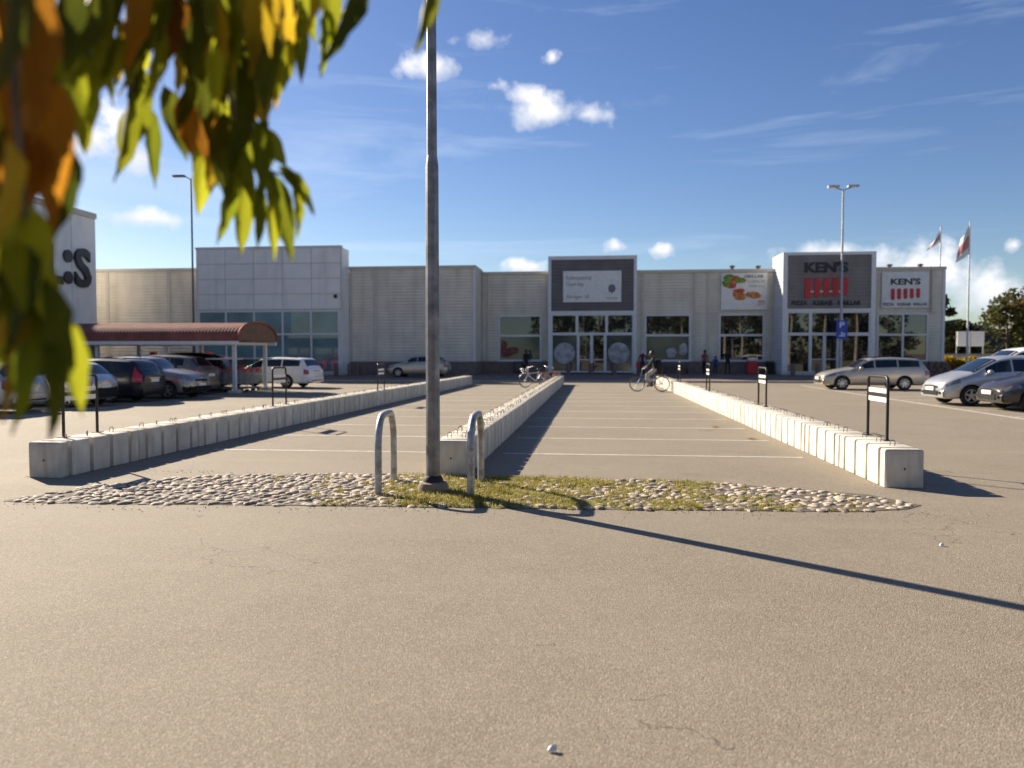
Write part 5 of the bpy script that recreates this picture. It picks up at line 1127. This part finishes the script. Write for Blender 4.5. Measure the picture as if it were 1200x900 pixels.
# ------------------------------------------------------------------ people
M_skin = mat('skin', (.46, .27, .19), .55, var=.06); M_hair = mat('dark_hair', (.02, .015, .012), .5)
def cloth(name, c): return mat(name, c, .9, var=.15, scale=14)
M_cblack = cloth('black_cloth', (.014, .014, .016)); M_cmar = cloth('maroon_cloth', (.12, .018, .035)); M_cjean = cloth('dark_trousers', (.022, .024, .034)); M_cblue = cloth('blue_cloth', (.03, .045, .22))
M_cpale = cloth('pale_trousers', (.42, .38, .33)); M_crose = cloth('brick_red_cloth', (.22, .075, .06)); M_cwhite = cloth('white_cloth', (.6, .6, .66)); M_cgrey = cloth('grey_cloth', (.12, .12, .12))
def body(name, J, E, mats, parent, pick):
    """one continuous skinned surface over a skeleton: J name -> (x, y, z, radius), E edges; pick(co) chooses the material"""
    ks = list(J); me = bpy.data.meshes.new(name); me.from_pydata([J[k][:3] for k in ks], [(ks.index(a), ks.index(b)) for a, b in E], []); me.update()
    o = bpy.data.objects.new('tmp', me); COL.objects.link(o)
    sk = o.modifiers.new('s', 'SKIN'); sk.branch_smoothing = .4
    for i, k in enumerate(ks):
        d = me.skin_vertices[0].data[i]; rr = J[k][3]; d.radius = rr if isinstance(rr, tuple) else (rr, rr); d.use_root = (k == 'pelvis')
    sb = o.modifiers.new('u', 'SUBSURF'); sb.levels = 1; sb.render_levels = 1
    dg = bpy.context.evaluated_depsgraph_get(); m2 = bpy.data.meshes.new_from_object(o.evaluated_get(dg)); bpy.data.objects.remove(o)
    m2.materials.clear()
    for m in mats: m2.materials.append(m)
    for p in m2.polygons: p.material_index = pick(p.center); p.use_smooth = True
    m2.name = name; return link(name, m2, parent)
ED = [('pelvis','waist'),('waist','chest'),('chest','neck'),('neck','head'),('head','crown')]
for s in 'LR':
    ED += [('pelvis','hip'+s),('hip'+s,'knee'+s),('knee'+s,'ankle'+s),('ankle'+s,'toe'+s),('chest','sh'+s),('sh'+s,'el'+s),('el'+s,'wr'+s),('wr'+s,'palm'+s)] + [('palm'+s, 'f%d%s' % (k, s)) for k in range(4)] + [('wr'+s, 'th'+s)]
def person(lab, loc, rz, H, top, legs, hairm=None, lean=0, arms='down', cap=None, stride=.08, tilt=0):
    h = H/1.75; r_ = thing('person', lab, 'person', loc, rz)
    J = {}
    def put(k, x, y, z, r): J[k] = (x*h + lean*z, y*h, z*h, tuple(q*h for q in r) if isinstance(r, tuple) else r*h)
    put('pelvis', 0, 0, .93, (.15, .11)); put('waist', 0, 0, 1.08, (.14, .10)); put('chest', .01, 0, 1.33, (.16, .115)); put('neck', .015, 0, 1.49, .052); put('head', .035, 0, 1.61, (.085, .095)); put('crown', .03, 0, 1.70, (.065, .075))
    for s, q in (('L', 1), ('R', -1)):
        st = stride*q
        put('hip'+s, st*.2, q*.095, .86, .088); put('knee'+s, st*.8+.02, q*.10, .48, .06); put('ankle'+s, st-.02, q*.10, .085, .042); put('toe'+s, st+.15, q*.115, .03, .032)
        put('sh'+s, 0, q*.185, 1.40, .06)
        if arms == 'down': e, w = (-.02, q*.235, 1.12), (.05, q*.24, .88)
        else: e, w = (-.01, q*.24, 1.14), (.20, q*.12, 1.18)
        put('el'+s, *e, .043); put('wr'+s, *w, .03)
        d = Vector(w)-Vector(e); d.normalize(); pm = Vector(w)+d*.07
        put('palm'+s, *pm, .03)
        for k in range(4):
            t = pm + d*(.075-.006*abs(k-1.2)) + Vector(((k-1.5)*.018, 0, 0)); put('f%d%s' % (k, s), *t, .0095)
        t = Vector(w)+d*.065+Vector((.04, -q*.02, 0)); put('th'+s, *t, .0105)
    def pick(c):
        z = c.z/h; y = abs(c.y)/h
        if z > 1.50: return 2
        if z < .10: return 3
        if z < .92 and y < .2: return 1
        if y > .2 and z < .90 and arms == 'down': return 2
        return 0
    body('body', J, ED, [top, legs, M_skin, M_black], r_, pick)
    hc = J['head']
    f = MB(); f.lathe([(.075*h, -.10*h), (.104*h, -.02*h), (.106*h, .06*h), (.07*h, .125*h), (0.001, .14*h)], 12, Matrix.Translation((hc[0]-.022*h, hc[1], hc[2])) @ Matrix.Rotation(-.25, 4, 'Y')); f.build('hair' if not cap else 'cap', cap or hairm or M_hair, r_, 60)
    f = MB(); f.lathe([(.014*h, -.02*h), (.012*h, .01*h), (0.002, .02*h)], 6, Matrix.Translation((hc[0]+.092*h, hc[1], hc[2]-.01*h)) @ Matrix.Rotation(-.3, 4, 'Y')); f.build('nose', M_skin, r_, 60)
    for q in (-1, 1):
        f = MB(); f.lathe([(0.001, -.008*h), (.010*h, 0), (0.001, .008*h)], 6, Matrix.Translation((hc[0]+.083*h, hc[1]+q*.033*h, hc[2]+.012*h))); f.build('eye', M_black, r_)
        f = MB(); f.lathe([(0.001, -.03*h), (.016*h, 0), (0.001, .03*h)], 6, Matrix.Translation((hc[0]-.005*h, hc[1]+q*.092*h, hc[2]))); f.build('ear', M_skin, r_)
    return r_
person('person in dark clothes standing by the left shop window', (-4.95, 55.4, .22), -.9, 1.78, M_cblack, M_cblack)
p = person('person in maroon jacket and white cap standing by the entrance', (3.35, 54.9, .22), -1.7, 1.72, M_cmar, M_cjean, cap=M_cwhite)
bg_ = thing('shoulder_bag', 'dark red bag hanging beside the person in maroon', 'bag', (3.02, 54.78, .22)); box('pouch', -.13, .13, -.08, .08, .45, .85, M_red, bg_, .04); f = MB(); f.tube([(-.1, 0, .84), (.02, .02, 1.15), (.15, .06, 1.28)], .012, 6); f.build('strap', M_black, bg_)
person('person in brick red top and black trousers leaning on the ribbed wall', (7.75, 56.1, .22), -2.2, 1.74, M_crose, M_cblack, lean=-.10)
person('short person in blue coat against the wall beside the poster window', (8.55, 56.0, .22), -1.5, 1.32, M_cblue, M_cjean, arms='front')
person('person dressed all in black standing under the food poster', (9.35, 55.7, .22), -1.2, 1.80, M_cblack, M_cblack, arms='front')
# the cyclist, seated on the blue grey bicycle, riding to the left (local +x is forward)
cy = thing('person', 'cyclist in black top and pale trousers riding past the right barrier row', 'person', (2.42, 34.4, 0), PI)
J = dict(pelvis=(-.27, 0, 1.00, (.15, .13)), waist=(-.24, 0, 1.14, (.145, .11)), chest=(-.15, 0, 1.38, (.165, .12)), neck=(-.10, 0, 1.53, .055), head=(-.06, 0, 1.65, (.09, .10)), crown=(-.065, 0, 1.74, (.07, .08)))
for s, q in (('L', 1), ('R', -1)):
    J['hip'+s] = (-.22, q*.10, .95, .10); J['knee'+s] = ((.20, q*.13, .72, .068) if q > 0 else (.16, q*.13, .62, .068)); J['ankle'+s] = ((-.16, q*.15, .42, .045) if q > 0 else (.03, q*.15, .26, .045)); J['toe'+s] = ((-.02, q*.16, .40, .035) if q > 0 else (.16, q*.16, .225, .035))
    J['sh'+s] = (-.13, q*.19, 1.44, .062); J['el'+s] = (.02, q*.30, 1.20, .045); J['wr'+s] = (.17, q*.30, 1.075, .032); J['palm'+s] = (.225, q*.295, 1.065, .028)
    for k in range(4): J['f%d%s' % (k, s)] = (.275, q*(.262+.02*k), 1.045, .0095)
    J['th'+s] = (.22, q*.25, 1.04, .0105)
def pick(c):
    if c.z > 1.56: return 2
    if c.x > .15 and c.z > 1.0: return 2
    if c.z < .30 or (c.y > 0 and c.z < .44 and c.x > -.14): return 3
    if c.z < 1.0: return 1
    return 0
body('body', J, ED, [M_cblack, M_cpale, M_skin, M_black], cy, pick)
f = MB(); f.lathe([(.08, -.11), (.11, -.02), (.112, .06), (.075, .125), (.001, .14)], 12, Matrix.Translation((-.085, 0, 1.67)) @ Matrix.Rotation(-.3, 4, 'Y')); f.build('hair', M_hair, cy, 60)
f = MB(); f.lathe([(.014, -.02), (.012, .01), (.002, .02)], 6, Matrix.Translation((.035, 0, 1.64))); f.build('nose', M_skin, cy)
bk = MB(); bk.lathe([(.05, -.36), (.17, -.30), (.21, -.05), (.18, .2), (.06, .28)], 12, Matrix.Translation((-.40, 0, 1.16)) @ Matrix.Rotation(.22, 4, 'Y') @ Matrix.Scale(.72, 4, (1, 0, 0))); o = bk.build('backpack', M_cblack, None, 60, (2.42, 34.4, 0)); o.rotation_euler = (0, 0, PI); tag(o, 'black backpack worn by the cyclist', 'backpack')

# ------------------------------------------------------------------ trees, hedge, far things on the right
def tree(name, lab, cat, loc, h, rx, trunk_r, bark, fol, n, leaf, seed, low=.22, group=None, conic=0.0):
    r = random.Random(seed); t = thing(name, lab, cat, loc, r.uniform(0, 6), group)
    f = MB(); tp = Vector((r.uniform(-.3, .3), r.uniform(-.3, .3), h*.80)); mid = Vector((r.uniform(-.2, .2), r.uniform(-.2, .2), h*.4))
    f.tube([(0, 0, -.1), (0, 0, .3), mid, tp], [trunk_r*1.35, trunk_r, trunk_r*.75, trunk_r*.2], 8)
    cl = []
    for k in range(30):
        z = h*(low + (1-low)*r.random()**.9); u = (z/h-low)/(1-low); env = math.sin(PI*min(1, (.16+.84*u)))**.55*(1-conic*u)
        a = r.uniform(0, 6.28); d = rx*env*r.uniform(.35, 1.0); c = Vector((d*math.cos(a), d*math.sin(a), z)); cl.append((c, rx*r.uniform(.22, .42)))
        b = mid.lerp(tp, max(0, min(.95, (z/h-.45)/.4))); f.tube([b, b.lerp(c, .55)+Vector((0, 0, .15)), c], [trunk_r*.32, trunk_r*.2, trunk_r*.06], 4)
    f.build('trunk', bark, t, 50)
    g = MB()
    for k in range(n):
        c, s = cl[r.randrange(len(cl))]; v = Vector((r.gauss(0, 1), r.gauss(0, 1), r.gauss(0, .8))); v = v.normalized()*s*r.uniform(.55, 1.1); p_ = c+v
        a = Vector((r.gauss(0, 1), r.gauss(0, 1), r.gauss(0, .6))).normalized(); b = a.cross(Vector((r.gauss(0, 1), r.gauss(0, 1), r.gauss(0, 1)))).normalized(); q = leaf*r.uniform(.6, 1.3)
        g.add([p_-a*q, p_+b*q*.55, p_+a*q, p_-b*q*.55], [(0, 1, 2, 3)])
    g.build('crown', fol, t); return t
TR = [(43.2, 103, 5.6, 2.0), (45.4, 101, 5.4, 2.2), (48.7, 97, 8.9, 2.9), (53.0, 99, 9.4, 3.5), (57.6, 97, 9.6, 4.0), (62, 104, 10.5, 4.6), (67, 100, 9.5, 4.4), (73, 108, 11, 5), (40.6, 96, 8.2, 1.9), (38.0, 99, 8.6, 2.6), (80, 104, 10, 5)]
TL = ['low olive tree just right of the end wing behind the flagpoles', 'low round olive tree behind the pale board', 'rounded olive green tree right of the far hill gap', 'tall olive tree behind the silver people carrier', 'broad olive tree at the right edge of the picture', 'tree beyond the right edge, nearest the frame', 'second tree beyond the right edge', 'third tree beyond the right edge', 'small dark tree right against the end wing corner', 'dark tree showing just past the end wing', 'last tree beyond the right edge']
for i, (x, y, h, rx) in enumerate(TR): tree('tree', TL[i], 'tree', (x, y, -.1), h, rx, .2, M_bark, M_fol if i % 3 else M_folr, 2600, .30, 70+i, .10, 'trees beyond the right lot')
hb = MB(); rr_ = random.Random(5)
for k in range(3600):
    x = rr_.uniform(31.0, 34.4); y = 74+rr_.uniform(-.7, .7); z = rr_.uniform(.05, 1.35+.15*math.sin(x*3)); a = Vector((rr_.gauss(0, 1), rr_.gauss(0, 1), rr_.gauss(0, 1))).normalized(); b = a.cross(Vector((rr_.gauss(0, 1), rr_.gauss(0, 1), rr_.gauss(0, 1)))).normalized(); q = rr_.uniform(.06, .14); p_ = Vector((x, y, z))
    hb.add([p_-a*q, p_+b*q*.6, p_+a*q, p_-b*q*.6], [(0, 1, 2, 3)])
hd = thing('hedge', 'low golden yellow hedge at the right end of the shops', 'hedge'); hb.build('foliage', LEAFM[4], hd)
f = MB(); f.box(31.1, 34.3, 73.6, 74.4, 0, 1.0); f.build('branches', M_bark, hd)
wl_ = thing('low_wall', 'pale low wall running behind the golden hedge', 'wall'); box('wall', 30, 70, 80, 80.3, 0, 1.55, M_conc, wl_); box('coping', 29.9, 70.1, 79.9, 80.4, 1.55, 1.7, M_kerb, wl_)
bd = thing('notice_board', 'pale double notice board standing before the far trees', 'notice board', (38.55, 84, 0))
for x in (-.68, .68): box('panel', x-.63, x+.63, -.05, .05, 2.45, 4.0, M_wplate, bd)
for x in (-1.3, 0, 1.3): box('leg', x-.05, x+.05, .06, .16, 0, 4.0, M_galvd, bd)
rk = thing('stone_wall', 'low dark stone wall in front of the end wing', 'stone wall', (24.0, 56.3, .2))
r = random.Random(3)
for j in range(4):
    x = -2.6 + (.2 if j % 2 else 0)
    while x < .2:
        w = r.uniform(.32, .6); o = box('stone', x, x+w-.025, -.25+r.uniform(-.04, .04), .22, .02+j*.235, .235+j*.235, M_granite, rk, .04); x += w
hl = MB(); n = 60; vs = []
for i in range(n+1):
    x = -700+1900*i/n; z = 42+26*noise.noise((i*.16, 0, 4))+9*noise.noise((i*.5, 3, 1)); vs += [(x, 1350, -5), (x, 1350, max(6, z)), (x, 1480, max(4, z*.9))]
hl.add(vs, [q for i in range(n) for q in ((3*i, 3*i+3, 3*i+4, 3*i+1), (3*i+1, 3*i+4, 3*i+5, 3*i+2))])
M_hill = mat('far_forest', (.035, .05, .06), .95, var=.2, scale=.02); o = hl.build('hills', M_hill); tag(o, kind='structure')

# ------------------------------------------------------------------ birches and wood behind the camera: the shop windows mirror them
BL_ = [(14.6, -16), (16.9, -17.5), (18.6, -15), (19.6, -18), (20.9, -16), (22.4, -17), (23.6, -15.5), (27, -18), (31.5, -16.5), (36, -18), (40, -16), (44.5, -17.5)]
for i, (x, y) in enumerate(BL_): tree('birch_tree', 'white stemmed birch across the lot, mirrored in the shop windows', 'tree', (x, y, 0), 11.5, 2.0, .22, M_birch, M_fol, 900, .16, 200+i, .62, 'birches mirrored in the windows')
for i in range(14): tree('tree', 'dark tree across the lot, mirrored in the shop windows', 'tree', (-9+i*4.6, -27+3*(i % 3), -.3), 12.5, 3.9, .25, M_bark, M_fol, 2200, .34, 300+i, .02, 'dark trees mirrored in the windows')

# ------------------------------------------------------------------ the tree whose branch hangs into the picture
tr = thing('leaning_tree', 'autumn tree whose drooping green and orange leaves hang close at top left', 'tree')
f = MB(); f.tube([(-2.9, -.7, -.1), (-2.88, -.68, .4), (-2.7, -.3, 1.8), (-2.2, .4, 2.75), (-1.6, 1.0, 3.12), (-.95, 1.55, 3.16), (-.33, 1.77, 2.99)], [.14, .11, .09, .06, .04, .025, .012], 10); f.build('trunk', M_bark, tr, 60)
TW = [
  [(-1.6,1.0,3.12), (-1.008,1.284,2.715), (-0.922,1.154,2.293), (-0.899,1.122,2.042), (-0.900,1.140,1.873), (-0.897,1.160,1.754)],
  [(-1.2,1.35,3.15), (-0.887,1.677,3.006), (-0.859,1.686,2.544), (-0.847,1.715,2.308), (-0.824,1.746,2.101), (-0.744,1.779,2.077)],
  [(-1.45,1.15,3.13), (-0.964,1.542,2.909), (-0.999,1.582,2.464), (-1.031,1.659,2.314), (-1.079,1.699,2.214)],
  [(-.95,1.55,3.16), (-0.684,1.758,2.956), (-0.716,1.800,2.554), (-0.715,1.796,2.453)],
  [(-.33,1.77,2.99), (-0.362,1.728,2.873), (-0.360,1.715,2.547)],
  [(-.75,1.62,3.11), (-0.521,1.687,2.893), (-0.504,1.650,2.516)],
  [(-2.2,.4,2.75), (-1.7,.75,2.75), (-1.35,1.05,2.4), (-1.2,1.1,2.0)],
]
for t in TW:
    f = MB(); f.tube(t, [.010-.007*i/(len(t)-1) for i in range(len(t))], 6); f.build('twig', M_bark, tr, 60)
def leaf_mesh(i):
    """a drooping pinnate leaflet, unit length along +Y, folded along its midrib"""
    r = random.Random(i); n = 9; vs = []; fs = []; bend = r.uniform(.05, .20)*r.choice((1, 1, -1)); sk = r.uniform(-.06, .06)
    for k in range(n+1):
        t = k/n; w = .5*(math.sin(PI*t**.72))**.95*(1-.18*t) if 0 < k < n else .003
        z = -bend*t*t; x = sk*math.sin(PI*t) + .10*bend*t*t*3
        rip = .02*math.sin(k*2.1+i)
        vs += [(x-w*1.12, t, z+.20*w+rip), (x-w*.55, t, z+.08*w), (x, t, z-.01), (x+w*.55, t, z+.08*w), (x+w*1.12, t, z+.20*w-rip)]
    for k in range(n):
        for j in range(4): a = 5*k+j; fs.append((a, a+1, a+6, a+5))
    b = len(vs); vs += [(-.012, -.14, .02), (.012, -.14, .02), (.012, .02, 0), (-.012, .02, 0)]; fs.append((b, b+1, b+2, b+3))
    return vs, fs
LM = {}
for i in range(8):
    vs, fs = leaf_mesh(i)
    for c in range(5): LM[(i, c)] = MB().add(vs, fs).mesh('leaf', LEAFM[c], 80)
CAMP = Vector((0, 0, 1.65))
def place_leaf(i, L_):
    b, t = Vector(L_[:3]), Vector(L_[3:6]); w, roll, c = L_[6:]
    yv = (t-b); ln = yv.length; yv.normalize(); mid_ = (b+t)/2
    side = Vector((.9, -.15, .1)); nv = side.cross(yv).normalized()
    nv = Matrix.Rotation(roll, 3, yv) @ nv; xv = yv.cross(nv).normalized()
    M = Matrix(((xv.x*w, yv.x*ln, nv.x*ln, b.x), (xv.y*w, yv.y*ln, nv.y*ln, b.y), (xv.z*w, yv.z*ln, nv.z*ln, b.z), (0, 0, 0, 1)))
    o = link('leaf', LM[(i % 8, int(c))], tr); o.matrix_local = M; return o
for i, L_ in enumerate(LEAVES): place_leaf(i, L_)
